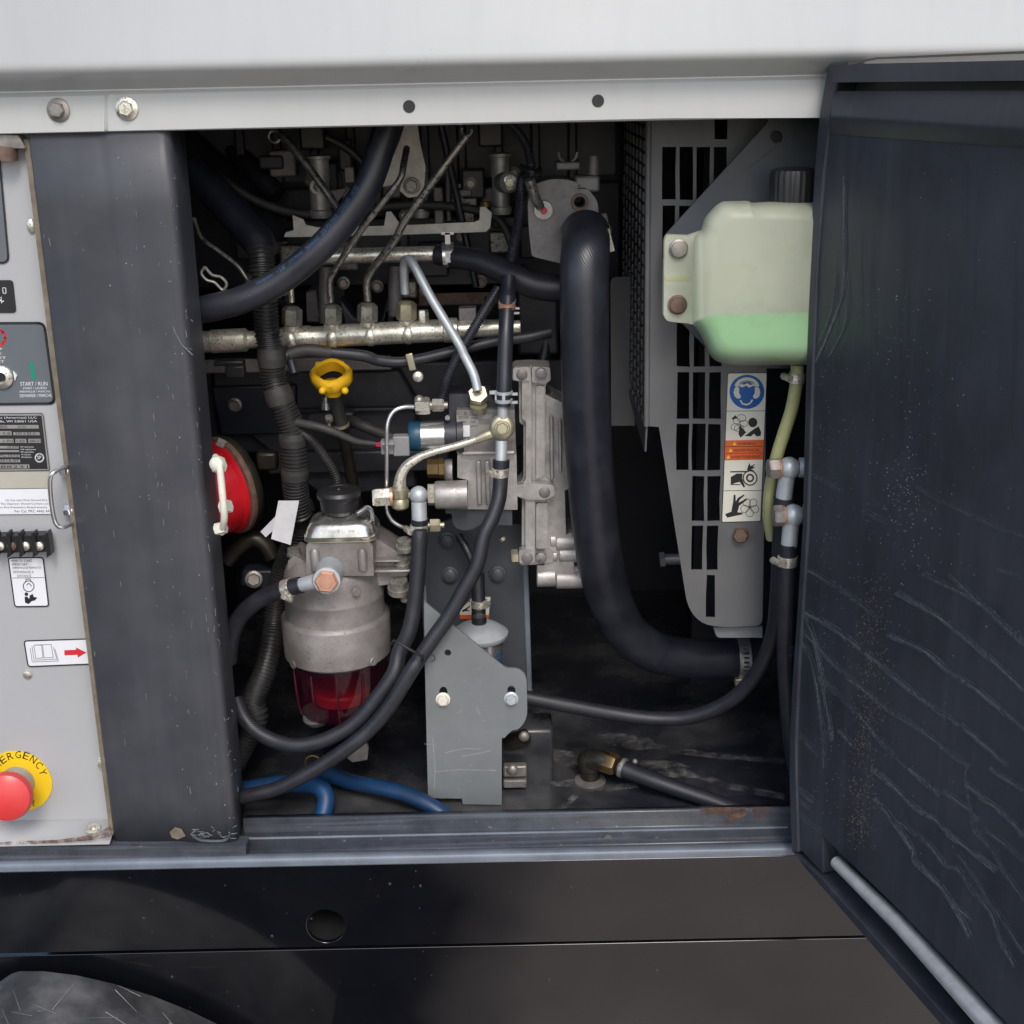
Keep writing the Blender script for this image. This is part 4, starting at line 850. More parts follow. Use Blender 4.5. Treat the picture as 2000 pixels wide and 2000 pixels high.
# injector bodies and coils
def coil(fn, x, y0, y1, r_, y, name="injector_coil"):
    t = eng; p0, p1 = fn(x, y0, y), fn(x, y1, y); q = px(1, p0); h = (p1 - p0).length
    return MB().lathe(p1, (0, 0, 1), [(r_ * .9 * q, 0), (r_ * q, h * .06), (r_ * q, h * .12), (r_ * .82 * q, h * .14), (r_ * .84 * q, h * .6), (r_ * .95 * q, h * .62), (r_ * .95 * q, h * .94), (r_ * 1.1 * q, h * .95), (r_ * 1.1 * q, h)], 22).build(name, "alu", eng)
coil(C_, 985, 340, 850, 21, .33); coil(B_, 1190, 360, 880, 24, .33); coil(C_, 310, 470, 880, 17, .36)
hexbolt(eng, C_(1055, 585, .30), (.05, -1, 0), px(10, C_(1055, 585, .3)), "zinc", 1.5)
MB().cyl(C_(1000, 585, .32), C_(1050, 585, .30), px(20, C_(1055, 585, .3)), n=20).build("boss", "aludark", eng)
mb = MB().lathe(B_(1165, 620, .30), (0, -1, 0), [(px(15, B_(1165, 620, .3)), 0), (px(15, B_(1165, 620, .3)), .004), (px(9, B_(1165, 620, .3)), .004), (px(9, B_(1165, 620, .3)), 0)], 24, cap=False); mb.build("eyelet", "oldsteel", eng)
for x0, y0, x1, y1 in ((420, 620, 500, 930), (520, 480, 560, 900), (590, 640, 740, 700)): MB().box((C_(x0, y0, .38) + C_(x1, y1, .38)) / 2, (px((x1 - x0) / 4.293, C_(x0, y0, .38)), .02, px((y1 - y0) / 4.293, C_(x0, y0, .38)))).build("casting_rib", "aludark", eng, bevel=.002)
MB().box(B_(1430, 520, .34), (px(18, B_(1430, 520, .34)), .01, px(30, B_(1430, 520, .34)))).build("casting_tab", "aludark", eng, bevel=.001)
MB().plate(Zp(B_, .33, [(1340, 640), (1410, 640), (1340, 740), (1240, 820), (1230, 660)]), (0, .01, 0)).build("casting_tab", "aludark", eng, bevel=.001)

# more of the head: cover, castings and wiring lost in the shade
MB().box(P(780, 285, .47), (.58, .10, .10)).build("valve_cover", "block", eng, bevel=.012, seg=3)
for x in range(470, 1120, 72): MB().box(P(x, 292, .416), (.012, .012, .085)).build("cover_rib", "block", eng, bevel=.003)
rr_ = random.Random(4)
for i in range(34):
    x, y, d = rr_.uniform(500, 1030), rr_.uniform(300, 600), rr_.uniform(.36, .43); w_, h_ = rr_.uniform(.012, .04), rr_.uniform(.012, .045)
    MB().box(P(x, y, d), (w_, .02, h_)).build("head_casting", rr_.choice(("block", "aludark", "block", "pipe")), eng, bevel=.003)
for i in range(12):
    x, y = rr_.uniform(520, 1020), rr_.uniform(310, 600); hexbolt(eng, P(x, y, .355 + rr_.random() * .02), (0, -1, 0), px(9, P(x, y, .36)), "oldsteel", 1.4)
for pts, r_, m_ in (([P(400, 330, .30), P(520, 400, .31), P(640, 420, .33), P(800, 400, .34), P(960, 420, .33), P(1010, 500, .32)], 9, "tape"), ([P(420, 420, .28), P(480, 470, .27), P(520, 560, .28), P(560, 600, .3)], 7, "rubberd"), ([P(860, 240, .3), P(880, 330, .32), P(900, 420, .33), P(930, 560, .33)], 8, "rubberd"), ([P(600, 250, .33), P(690, 300, .34), P(740, 380, .35), P(700, 450, .35)], 8, "conduit"), ([P(1010, 520, .33), P(1060, 580, .33), P(1065, 680, .32), P(1040, 760, .3)], 12, "rubberd")):
    MB().tube(pts, px(r_, pts[0]), 12).build("wiring_loom", m_, eng)
for (x, y) in ((612, 290), (958, 285), (770, 300)): MB().box(P(x, y - 24, .33), (.030, .03, .03)).build("coil_plug", "cap", eng, bevel=.003)
MB().box(P(1050, 620, .33), (.05, .03, .09)).build("pump_cover", "block", eng, bevel=.004)
def ztop(l, y): return Zp(C_, y, l)
def b2c(x, y): return (x - 400 * 4.293, y)        # B-zoom -> C-zoom columns
ub = [b2c(880, 1045), b2c(890, 1005), b2c(960, 985), b2c(950, 860), b2c(1040, 895), b2c(1060, 940), b2c(1150, 962), (0, 950), (20, 830), (60, 830), (110, 900), (140, 945), (760, 918), (800, 900), (805, 790), (850, 790), (905, 840), (890, 965), (855, 1000), (20, 1028)]
o = MB().plate(ztop(ub, .29), (0, .003, 0)).build("support_bracket", "palemetal", None, bevel=.0008); tag(o, "pale flat bracket with upturned ends across the top of the engine", "bracket")
MB().cyl(C_(855, 790, .30), C_(850, 745, .30), px(11, C_(850, 740, .3)), n=14).build("cable_boot", "brass", o)
hb = [(185, 60), (275, 60), (300, 240), (350, 460), (335, 620), (290, 700, 20), (200, 715, 20), (130, 655), (150, 560), (50, 612), (-20, 620), (40, 455), (130, 240)]
o = MB().plate(ztop(rpoly(hb), .30), (0, .004, 0)).build("lifting_eye", "palemetal", None, bevel=.0008); tag(o, "pale triangular steel lug with one bolt at the top of the engine", "lug")
hexbolt(o, C_(232, 612, .298), (0, -1, 0), px(13, C_(232, 612, .3)), "oldsteel", 1.25)

# thermostat housing
th = thing("thermostat_housing", "grey cast thermostat housing above the thick coolant hose", "engine part", C_(1500, 1250, .22))
hs = rpoly([(1230, 610), (1400, 555, 60), (1560, 562, 60), (1700, 630, 60), (1795, 740, 60), (1800, 960), (1800, 1050), (1480, 1265), (1240, 1205, 20), (1215, 1000), (1205, 780)])
MB().plate(Zp(C_, .20, hs), (0, .06, 0), [Zp(C_, .20, circ(1640, 750, 48))]).build("housing_body", "aludark", th, bevel=.004, seg=3)
q = px(1, C_(1640, 750, .2))
MB().lathe(C_(1640, 750, .20), (0, -1, 0), [(17 * q, -.002), (16 * q, .004), (11.5 * q, .004), (11.5 * q, -.02)], 26, cap=False).build("port_rim", "rust", th)
MB().lathe(C_(1335, 815, .20), (0, -1, 0), [(20 * q, -.002), (18 * q, .006), (10 * q, .0065)], 24).build("sensor_boss", "alu", th)
MB().lathe(C_(1340, 820, .193), (0, -1, 0), [(7 * q, -.002), (7 * q, .004)], 14).build("sensor_core", "wire", th)
MB().tube([C_(1220, 560, .17), C_(1260, 690, .175), C_(1310, 790, .185)], [11 * q, 10 * q, 9 * q], 12).build("sensor_lead", "pipe", th)
MB().box(C_(1700, 590, .215), (48 * q, .03, 30 * q)).build("upper_step", "aludark", th, bevel=.003)
MB().box(C_(1540, 440, .23), (48 * q, .03, 16 * q)).build("cap_ledge", "aludark", th, bevel=.002)
mb = MB().tube([C_(1460 + 80 - 80 * math.cos(a), 330 + 90 * math.sin(a), .222) for a in (0, .6, 1.2, 1.57, 2, 2.6, 3.14)], 2.6 * q, 8); mb.build("cap_ring", "oldsteel", th)
MB().cyl(C_(1755, 520, .22), C_(1760, 360, .22), 12 * q, 9 * q, 14).build("stub_pipe", "aludark", th)
MB().hexa(C_(1840, 960, .2), (-.2, 0, 1), 13 * q, 26 * q).build("bleed_screw", "aludark", th)

# coolant crossover pipe with hose
cp_ = thing("crossover_pipe", "shiny stained coolant pipe running into a short black hose under the bracket", "pipe", C_(0, 1250, .25))
pts = [B_(1180, 1210, .26), C_(-200, 1200, .26), C_(0, 1193, .26), C_(410, 1185, .26), C_(480, 1185, .26)]
MB().tube(pts, px(15, pts[1]), 20, smooth=False).build("metal_pipe", "zinc", cp_)
pts = [C_(440, 1190, .26), C_(620, 1215, .25), C_(800, 1245, .24), C_(960, 1310, .23), C_(1110, 1385, .22), C_(1260, 1445, .215), C_(1440, 1475, .21), C_(1600, 1480, .21)]
MB().tube(pts, [px(k, pts[1]) for k in (20, 22, 23, 24, 25, 26, 26, 26)], 20).build("hose_body", "rubber", cp_)
c = C_(540, 1195, .255); q = px(1, c)
mb = MB(); mb.band(c, (1, 0, .04), 22.5 * q, 24 * q, .0012); mb.box(c + Vector((0, -24 * q, 0)), (10 * q, 3 * q, 22 * q)); mb.box(c + Vector((0, -8 * q, 32 * q)), (10 * q, 3 * q, 24 * q)); mb.box(c + Vector((0, -8 * q, 43 * q)), (24 * q, 3 * q, 5 * q)); mb.build("spring_clamp", "steel", cp_)

# ------------------------------------------------------------------ fuel rail with injection pipes
YR = .23
fr = thing("fuel_rail", "shiny speckled common fuel rail with four pipe nuts", "fuel rail", P(700, 690, YR))
ra = lambda x: P(x, 668 - (x - 392) * .0475, YR); q = px(1, ra(700)); ax = (ra(1015) - ra(392)).normalized()
L0 = ra(392); hh = lambda x: (ra(x) - L0).dot(ax)
prof = [(14, 392), (21, 394), (21, 412), (23, 414), (23, 480), (17, 486), (17, 545), (22, 552), (22, 605), (20, 612), (20, 640), (22, 645), (22, 866), (24, 868), (24, 893), (17, 896), (17, 1002), (13, 1003), (13, 1016), (9, 1017)]
MB().lathe(L0, ax, [(r_ * q, hh(x)) for r_, x in prof], 28).build("rail_body", "zinc", fr)
mb = MB()
for x in (583, 651, 724, 798): mb.ball(ra(x) + Vector((0, -4 * q, -2 * q)), 21 * q, 18, (.85, 1, 1))
for i, x in enumerate((570, 651, 724, 798)):
    MB().ball(ra(x) + Vector((0, -4 * q, -2 * q)), 21.5 * q, 18, (.85, 1, 1)).build("rail_boss", "zinc", fr)
for i, (x, top, m_) in enumerate(((572, 588, "zincd"), (649, 580, "zincd"), (719, 577, "zincd"), (795, 575, "gold"))):
    b0 = ra(x) + Vector((0, -.004, 16 * q)); t_ = P(x - 1, top, YR - .004)
    nb = MB(); nb.lathe(b0, t_ - b0, [(14 * q, 0), (15 * q, 4 * q), (15 * q, 9 * q), (12 * q, 11 * q)], 20); nb.build("nut_seat", "zinc", fr)
    d = (t_ - b0).normalized(); nb = MB().lathe(b0 + d * 10 * q, d, [(19 * q, 0), (20 * q, 3 * q), (20 * q, 30 * q), (13 * q, 36 * q), (9 * q, 37 * q)], 6, R(30)); nb.build("union_nut", m_, fr)
MB().hexa(ra(828) + Vector((0, 0, 16 * q)), (0, 0, 1), 11 * q, 26 * q).build("small_union", "zinc", fr)
MB().box(ra(914) + Vector((0, .01, 28 * q)), (34 * q, .02, 26 * q)).build("rail_mount", "aludark", fr, bevel=.001)
def pipe(label, pts, r_, m_):
    o = MB().tube(pts, px(r_, pts[1]), 12).build("injection_pipe", m_, None); return tag(o, label, "pipe", "injection pipes on the fuel rail")
pipe("short injection pipe rising from the leftmost nut behind the lettered hose", [B_(945, 1590, .226), B_(935, 1470, .226), B_(925, 1380, .23), B_(940, 1250, .25)], 5.5, "zinc")
pipe("thin stained injection pipe bending up towards the bolted triangular lug", [B_(1272, 1590, .226), B_(1262, 1430, .226), B_(1300, 1330, .224), B_(1500, 1020, .215), B_(1700, 760, .21), B_(1850, 560, .21), C_(165, 430, .22), C_(190, 300, .25)], 6.5, "pipe")
pipe("long stained injection pipe slanting up to a ring near the hood", [B_(1582, 1580, .226), B_(1572, 1440, .226), B_(1610, 1330, .222), B_(1800, 1080, .21), C_(180, 900, .205), C_(440, 540, .2), C_(690, 200, .2)], 7.5, "pipe")
pp = pipe("pale grey pipe looping from the rail down to the injection pump nut", [C_(178, 1520, .226), C_(170, 1400, .226), C_(168, 1290, .222), C_(190, 1238, .214), C_(240, 1262, .205), C_(400, 1560, .19), C_(625, 1935, .175), G_(890, -20, .172), G_(965, 130, .166), G_(1002, 270, .16)], 9, "pale")
mb = MB(); c = C_(690, 150, .2); mb.tube([c + Vector((math.cos(a), 0, math.sin(a))) * px(10, c) for a in [R(k) for k in range(150, 400, 25)]], px(3.5, c), 8)
o = mb.build("pipe_eyelet", "pipe"); tag(o, "dark metal ring holding the top end of the long slanting pipe", "ring")
o = MB().tube([B_(860, 195, .3), B_(905, 240, .29), B_(1100, 480, .28), B_(1290, 745, .27), B_(1400, 900, .26)], px(8, B_(900, 240, .29)), 12).build("leak_off_pipe", "pipe"); tag(o, "dark thin pipe slanting down from a ring behind the lettered hose", "pipe")
c = B_(795, 200, .3); mb = MB().tube([c + Vector((math.cos(R(k)), 0, math.sin(R(k)))) * px(11, c) for k in range(0, 361, 24)], px(3.5, c), 8); mb.build("eyelet", "pipe", o)

# ------------------------------------------------------------------ hoses and harness on the left
hb_ = thing("heater_hose", "thick black hose with faded blue lettering sweeping down from the hood", "hose", P(420, 620, .12))
cpts = [(1800, -60, .125), (1720, 200, .118), (1590, 590, .11), (1400, 890, .105), (1150, 1165, .10), (830, 1420, .10), (520, 1570, .10), (200, 1650, .105), (0, 1680, .11)]
pts = [B_(*k) for k in cpts]; hr_ = px(27, pts[4]); MB().tube(pts, hr_, 24).build("hose_body", "rubberd", hb_)
# lettering wrapped on the hose
Cs, _ = spline(pts, [1] * len(pts), 24); Cs = Cs[::-1]; acc = [0]
for a, b in zip(Cs, Cs[1:]): acc.append(acc[-1] + (b - a).length)
def on_hose(s_, ang):
    i = max(0, min(len(Cs) - 2, next((k for k in range(len(acc) - 1) if acc[k + 1] >= s_), len(Cs) - 2))); t = (s_ - acc[i]) / max(1e-6, acc[i + 1] - acc[i])
    c = Cs[i].lerp(Cs[i + 1], t); T = (Cs[i + 1] - Cs[i]).normalized(); toc = (CAM - c).normalized(); n_ = (toc - T * toc.dot(T)).normalized(); b_ = n_.cross(T) * -1
    if b_.z < 0: b_ = -b_
    return c + (n_ * math.cos(ang) + b_ * math.sin(ang)) * (hr_ + .0003)
s0 = min(range(len(Cs)), key=lambda k: (Cs[k] - B_(700, 1480, .10)).length); s_ = acc[s0]; mb = MB()
for wd, ln in (("Durapower", 33), ('\u2022 5/8"', 19), ("(15.9mm)", 28), ("Nominal", 26), ("200 PSI MAX", 40), ("COOLANT", 26), ("HOSE", 16)):
    vs, fs = text_mb(wd); l = px(ln * 1.25, pts[5])
    mb.add([on_hose(s_ + a * l, R(28) + b * R(24)) for a, b in vs], fs); s_ += l + px(8, pts[5])
mb.build("hose_lettering", "inkteal", hb_)['kind'] = 'stuff'

cd_ = thing("harness_conduit", "fat brown black corrugated wiring conduit running down past the fuel filter", "conduit", P(460, 1460, .14))
up_ = [B_(100, 480, .24), B_(350, 720, .22), B_(560, 960, .20), B_(660, 1080, .185), B_(695, 1180, .175)]
MB().tube(up_, [px(k, up_[2]) for k in (32, 33, 33, 32, 28)], 20).build("upper_boot", "rubberd", cd_)
pts = [B_(665, 1080, .18), B_(690, 1200, .17), B_(700, 1350, .165), B_(720, 1600, .165), B_(735, 1850, .165), F_(690, 60, .165), F_(720, 280, .16), F_(745, 470, .16), F_(790, 640, .155), F_(860, 800, .155), F_(920, 960, .155), F_(935, 1120, .155), F_(945, 1300, .155), F_(950, 1500, .16), F_(990, 1750, .17), J_(770, 60, .18), J_(720, 350, .19), J_(610, 600, .2), J_(540, 900, .2), J_(510, 1150, .19), J_(480, 1350, .17), J_(410, 1620, .15), J_(310, 1880, .135), N_(270, 400, .13), N_(160, 620, .125), N_(90, 760, .12)]
MB().tube(pts, [px(k, pts[3]) for k in [25] * 6 + [26] * 3 + [27] * 5 + [26] * 3 + [25] * 4 + [26] * 5], 18, (px(7.4, pts[3]), px(3.4, pts[3]))).build("corrugated_tube", "conduit", cd_)
for (a, b) in ((F_(722, 190, .16), F_(735, 360, .16)), (F_(765, 560, .157), F_(820, 720, .155)), (F_(922, 985, .155), F_(932, 1110, .155)), (F_(945, 1290, .156), F_(949, 1420, .158))):
    MB().tube([a, a.lerp(b, .5), b], [px(26.5, a), px(28.5, a), px(27, a)], 18).build("tape_wrap", "tape", cd_)
MB().cyl(F_(905, 300, .17), F_(945, 440, .16), px(9, F_(900, 300, .17)), n=14).build("branch_stub", "rubberd", cd_)
t = tubeof("wire_branch", "thin taped wire branch running from the conduit to the grey connector", "wire loom", [F_(900, 880, .15), F_(1020, 905, .145), F_(1160, 935, .14), F_(1320, 985, .14), F_(1520, 1070, .145), F_(1710, 1095, .15)], [8.5, 8.5, 8.5, 8, 7, 4.5], "tape", part='loom')
tubeof("wire_branch", "thin ribbed wire conduit dropping from the fat conduit behind the filter cap", "wire loom", [F_(910, 930, .15), F_(1000, 985, .15), F_(1110, 1070, .15), F_(1240, 1240, .155), F_(1330, 1400, .16), F_(1365, 1560, .165), F_(1370, 1700, .17)], 9.5, "conduit", rib=(px(5, F_(1000, 985, .15)), px(1.6, F_(1000, 985, .15))), part='loom')
t = tubeof("cross_harness", "braided black harness running level under the fuel rail", "wire loom", [F_(780, 340, .16), F_(830, 300, .165), F_(900, 240, .17), F_(1050, 212, .175), F_(1300, 236, .18), F_(1600, 268, .185), G_(180, 20, .19), G_(450, 20, .195), C_(900, 1925, .2), C_(1200, 1885, .205), C_(1400, 1840, .21)], [9, 10, 11, 11.5, 11.5, 11.5, 11, 11, 11, 11, 11], "rubber", part='loom')
MB().tube([F_(880, 255, .168), F_(980, 222, .172), F_(1100, 213, .174), F_(1280, 235, .178)], px(12.5, F_(980, 222, .17)), 14).build("tape_wrap", "tape", t)
mb = MB(); c = G_(440, 30, .18); mb.box(c, (px(14, c), px(5, c), px(34, c)), Matrix.Rotation(R(-12), 3, 'Y')); mb.build("harness_clip", "gold", t, bevel=.001)
MB().lathe(G_(500, 150, .185), (0, -1, 0), [(px(11, c), 0), (px(10, c), .004), (px(5, c), .006)], 18).build("clip_screw", "zinc", t)
tubeof("ribbed_conduit", "narrow ribbed black conduit slanting behind the pale pipe", "conduit", [C_(960, 1470, .2), C_(850, 1650, .19), C_(700, 1900, .18), G_(770, 110, .175), G_(720, 260, .175), G_(690, 400, .18)], 10.5, "rubberd", rib=(px(5, C_(960, 1470, .2)), px(1.8, C_(960, 1470, .2))), part='loom', n=12)
tubeof("ribbed_conduit", "thin ribbed conduit arching beside the right coil at the top", "conduit", [C_(1020, 60, .24), C_(1120, 160, .22), C_(1195, 280, .2), C_(1230, 420, .19), C_(1240, 520, .19)], 9, "rubberd", rib=(px(5, C_(1120, 160, .2)), px(1.4, C_(1120, 160, .2))), part='loom', n=12)
tubeof("ribbed_conduit", "thin ribbed conduit dropping past the right coil towards the orange collar", "conduit", [C_(1240, 480, .20), C_(1160, 560, .2), C_(1150, 720, .2), C_(1130, 920, .21), C_(1090, 1100, .22), C_(1060, 1300, .23), C_(1040, 1460, .22)], 11, "rubberd", rib=(px(5, C_(1160, 560, .2)), px(1.4, C_(1160, 560, .2))), part='loom', n=12)
MB_ = MB(); c = C_(1230, 490, .185); MB_.tube([C_(1150, 450, .19), C_(1240, 500, .175), C_(1310, 500, .19)], px(6, c), 10); MB_.tube([C_(1160, 530, .19), C_(1240, 520, .175), C_(1310, 470, .19)], px(5, c), 10)
o = MB_.build("cable_tie", "cap"); tag(o, "black cable tie gathering wires next to the thermostat housing", "cable tie")
# dark clutter at the upper left
t = tubeof("thin_cable", "thin bare cable crossing the dark upper left corner by the post", "cable", [A_(1465, 880, .12), A_(1520, 1020, .15), A_(1650, 1120, .17), A_(1790, 1230, .18), A_(1870, 1340, .18)], 4, "pipe", part='cable_body')
o = MB().tube([A_(1545, 1240, .13), A_(1520, 1290, .13), A_(1560, 1340, .13), A_(1620, 1360, .13), A_(1680, 1415, .13), A_(1710, 1370, .13), A_(1670, 1320, .13), A_(1600, 1300, .13), A_(1545, 1240, .13)], px(3, A_(1545, 1240, .13)), 8).build("wire_clip", "oldsteel"); tag(o, "bent wire hose clip in the dark beside the dark post", "clip")
for pts, r_, lab_ in (([B_(80, 260, .42), B_(350, 520, .40), B_(640, 820, .36), B_(820, 1000, .34)], 30, "wider dark hose in the shadow behind the upper end of the conduit"), ([B_(300, 200, .45), B_(560, 420, .42), B_(820, 700, .4)], 22, "narrower dark hose in the shadow between the conduit and the slanting pipe")):
    o = MB().tube(pts, px(r_, pts[0]), 18).build("intake_hose", "rubberd"); tag(o, lab_, "hose", "dark hoses in the upper left shadow")
c = F_(390, 410, .2)
o = MB().box(c, (px(38, c), px(20, c), px(24, c))); o.box(F_(330, 330, .22), (px(60, c), px(20, c), px(10, c))); o = o.build("sensor_plug", "cap", None, bevel=.002); tag(o, "black sensor plug below the left end of the fuel rail", "plug")

# ------------------------------------------------------------------ oil filter
of = thing("oil_filter", "bright red spin on oil filter half hidden by the dark post", "oil filter", P(455, 1065, .15))
c = F_(330, 1475, .20); axo = Vector((-.72, -.68, -.10)).normalized(); q = px(.95, c)
MB().lathe(c, axo, [(90 * q, -22 * q), (97 * q, -18 * q), (102 * q, -6 * q), (102 * q, 0)], 44).build("mount_flange", "brassd", of)
MB().lathe(c, axo, [(101 * q, 0), (103 * q, 3 * q), (103 * q, 12 * q), (98 * q, 14 * q)], 44).build("sealing_ring", "rust", of)
MB().lathe(c, axo, [(94 * q, 13 * q), (98 * q, 16 * q), (98 * q, 22 * q), (93 * q, 27 * q), (93 * q, 92 * q), (86 * q, 116 * q), (66 * q, 128 * q), (30 * q, 132 * q)], 48).build("canister", "red", of)
MB().box(F_(690, 1250, .24), (44 * q, 30 * q, 40 * q)).build("mount_ear", "brassd", of, bevel=.004)
MB().cyl(F_(215, 1075, .13), F_(285, 1110, .13), px(9, F_(240, 1100, .13)), n=6).build("adjuster_nut", "oldsteel", of)
pts = [J_(60, 560, .2), J_(160, 440, .2), J_(300, 350, .2), J_(420, 400, .2), J_(500, 520, .2)]
o = MB().tube(pts, px(16, pts[0]), 14).build("mount_arm", "brassd"); tag(o, "dark curved arm under the red oil filter", "engine arm")
hexbolt(o, J_(318, 730, .19), (.15, -1, .25), px(13, J_(318, 730, .19)), "oldsteel", 1.3)
MB().plate(Zp(J_, .2, [(200, 650), (520, 650), (560, 800), (420, 850), (180, 800)]), (0, .03, 0)).build("foot", "void", o, bevel=.004)
# paper tag
pt = MB().plate([J_(550, -10, .135), J_(745, -10, .14), J_(665, 408, .128), J_(480, 350, .126)], (.0, .0006, 0)); pt.plate([J_(530, 130, .134), J_(545, 230, .134), J_(430, 335, .122), J_(380, 282, .12)], (0, .0006, 0))
o = pt.build("paper_tag", "paper"); tag(o, "folded white paper tag tied to the wiring conduit", "tag")

# ------------------------------------------------------------------ dipstick
ds = thing("oil_dipstick", "yellow ring handled dipstick in a dark tube in the middle of the engine", "dipstick", F_(1520, 1560, .26))
MB().tube([F_(1310, 560, .23), F_(1345, 760, .24), F_(1385, 920, .25)], [px(14, F_(1345, 760, .24))] * 3, 16).build("upper_tube", "tape", ds)
MB().lathe(F_(1385, 910, .248), (.1, .2, -1), [(px(15.5, F_(1385, 910, .25)), 0), (px(15.5, F_(1385, 910, .25)), .003)], 20).build("tube_lip", "gold", ds)
MB().tube([F_(1385, 920, .25), F_(1440, 1180, .27), F_(1510, 1560, .29), F_(1540, 1700, .3)], px(12, F_(1385, 920, .25)), 14).build("lower_tube", "brassd", ds)
hc = F_(1290, 450, .215); q = px(1, hc); mb = MB()
def lp_(a, r_, z): return hc + Vector((math.cos(a) * r_ * q, math.sin(a) * r_ * .95 * q, z * q))
mb = MB(); nn = 36; v = []
for r_, z in ((28, 11), (36, 12), (40, 7), (40, -9), (36, -18), (29, -15)):
    for i in range(nn):
        a = 2 * math.pi * i / nn; p_ = lp_(a, r_ * (1 + .05 * math.cos(4 * a)), z) - hc; v.append(hc + Matrix.Rotation(R(30), 3, 'X') @ p_)
mb.add(v, [(k * nn + i, k * nn + (i + 1) % nn, ((k + 1) % 6) * nn + (i + 1) % nn, ((k + 1) % 6) * nn + i) for k in range(6) for i in range(nn)])
mb.build("ring_handle", "yellow", ds)
MB().box(F_(1275, 362, .238), (58 * q, 14 * q, 18 * q)).build("finger_tab", "yellow", ds, bevel=.002)
MB().lathe(F_(1305, 610, .215), (0, 0, 1), [(14 * q, -8 * q), (20 * q, 0), (24 * q, 12 * q), (22 * q, 22 * q), (14 * q, 26 * q)], 20).build("handle_neck", "yellow", ds)
for x in (1205, 1420): MB().ball(F_(x, 595, .195), 7 * q).build("handle_hook", "yellow", ds)
mb = MB(); mb.lathe(F_(1240, 770, .23), (0, 0, 1), [(9 * q, 0), (9 * q, 14 * q), (6 * q, 15 * q), (6 * q, 26 * q)], 14); mb.build("clamp_bolt", "steel", ds)
mb = MB(); mb.hexa(F_(1270, 870, .235), (0, -.6, .8), 9 * q, 10 * q); mb.lathe(F_(1272, 960, .235), (0, 0, 1), [(4 * q, 0), (4 * q, 18 * q)], 10); mb.build("clamp_bolt", "zincd", ds)
o = MB().plate(Zp(F_, .30, [(1050, 830), (1280, 790), (1500, 800), (1500, 960), (1050, 960)]), (0, .02, 0)).build("tube_bracket", "block", ds, bevel=.003)
tubeof("black_pipe", "short dark pipe stub right of the dipstick behind the thin loop pipe", "pipe", [F_(1480, 880, .29), F_(1600, 930, .28), F_(1780, 1000, .28), F_(1932, 1060, .28)], 11, "tape", part='pipe_body')
# ================================================================== GEAR CASE AND INJECTION PUMP
gc = thing("gear_case", "grey cast aluminium timing gear case flange beside the thick coolant hose", "gear case", G_(1500, 1900, .22))
YC = .19
gpts = rpoly([(1288, 90, 20), (1320, 68), (1440, 62, 30), (1608, 70, 20), (1615, 180), (1570, 215, 30), (1566, 420), (1572, 1000), (1650, 1058, 40), (1652, 1150, 40), (1600, 1190, 20), (1590, 1590), (1640, 1640, 20), (1625, 1712, 20), (1450, 1732), (1340, 1725, 40), (1370, 1600), (1372, 1180), (1320, 1150, 20), (1318, 1075, 20), (1385, 1010, 20), (1385, 560), (1350, 540, 20), (1345, 190, 20), (1290, 185, 20)])
MB().plate(Zp(G_, YC, gpts), (0, .035, 0)).build("flange", "alu", gc, bevel=.004, seg=3)
for l_, dy in (([(1320, 1062), (1480, 1050), (1640, 1062), (1652, 1150), (1560, 1185), (1420, 1185), (1322, 1150)], .015), ([(1296, 78), (1436, 70), (1436, 185), (1360, 190), (1300, 180)], .014), ([(1455, 70), (1605, 76), (1610, 180), (1560, 212), (1455, 200)], .009), ([(1345, 1610), (1480, 1600), (1480, 1715), (1350, 1720)], .015), ([(1490, 230), (1560, 230), (1565, 980), (1490, 1010)], .005), ([(1490, 1215), (1585, 1210), (1582, 1590), (1490, 1600)], .005)):
    MB().plate(Zp(G_, YC - dy, rpoly(l_, 18)), (0, .012, 0)).build("cast_boss", "alu", gc, bevel=.003, seg=3)
for x, y in ((1530, 120), (1370, 125), (1560, 1110), (1415, 1660), (1530, 1660)): MB().lathe(G_(x, y, YC - .009), (0, -1, 0), [(px(11, G_(x, y, YC)), 0), (px(11, G_(x, y, YC)), .007), (px(7, G_(x, y, YC)), .0085)], 20).build("plug", "aludark", gc)
gp2 = rpoly([(1345, 100, 20), (1440, 75), (1450, 180), (1450, 1120), (1400, 1150), (1480, 1180), (1480, 1700), (1400, 1700, 20), (1400, 1200), (1352, 1110), (1405, 1000), (1405, 540), (1372, 500), (1372, 190)])
MB().plate(Zp(G_, YC - .010, gp2), (0, .012, 0)).build("flange_rib", "alu", gc, bevel=.003, seg=2)
MB().plate(Zp(G_, YC + .004, rpoly([(1560, 300), (1730, 380, 30), (1760, 900), (1790, 950, 30), (1780, 1080, 30), (1730, 1110), (1740, 1480), (1790, 1460), (1820, 1900), (1500, 1900), (1500, 1735), (1560, 1735)])), (0, .06, 0)).build("rear_housing", "alu", gc, bevel=.005, seg=2)
for (x, y0, y1, w_) in ((1620, 470, 1000, 34), (1690, 500, 940, 26)): MB().box((G_(x, y0, YC + .005) + G_(x, y1, YC + .005)) / 2, (px(w_ / 4.293, G_(x, y0, YC)), .020, (G_(x, y0, YC) - G_(x, y1, YC)).length)).build("web_rib", "alu", gc, bevel=.003)
q = px(1, G_(1500, 1000, YC))
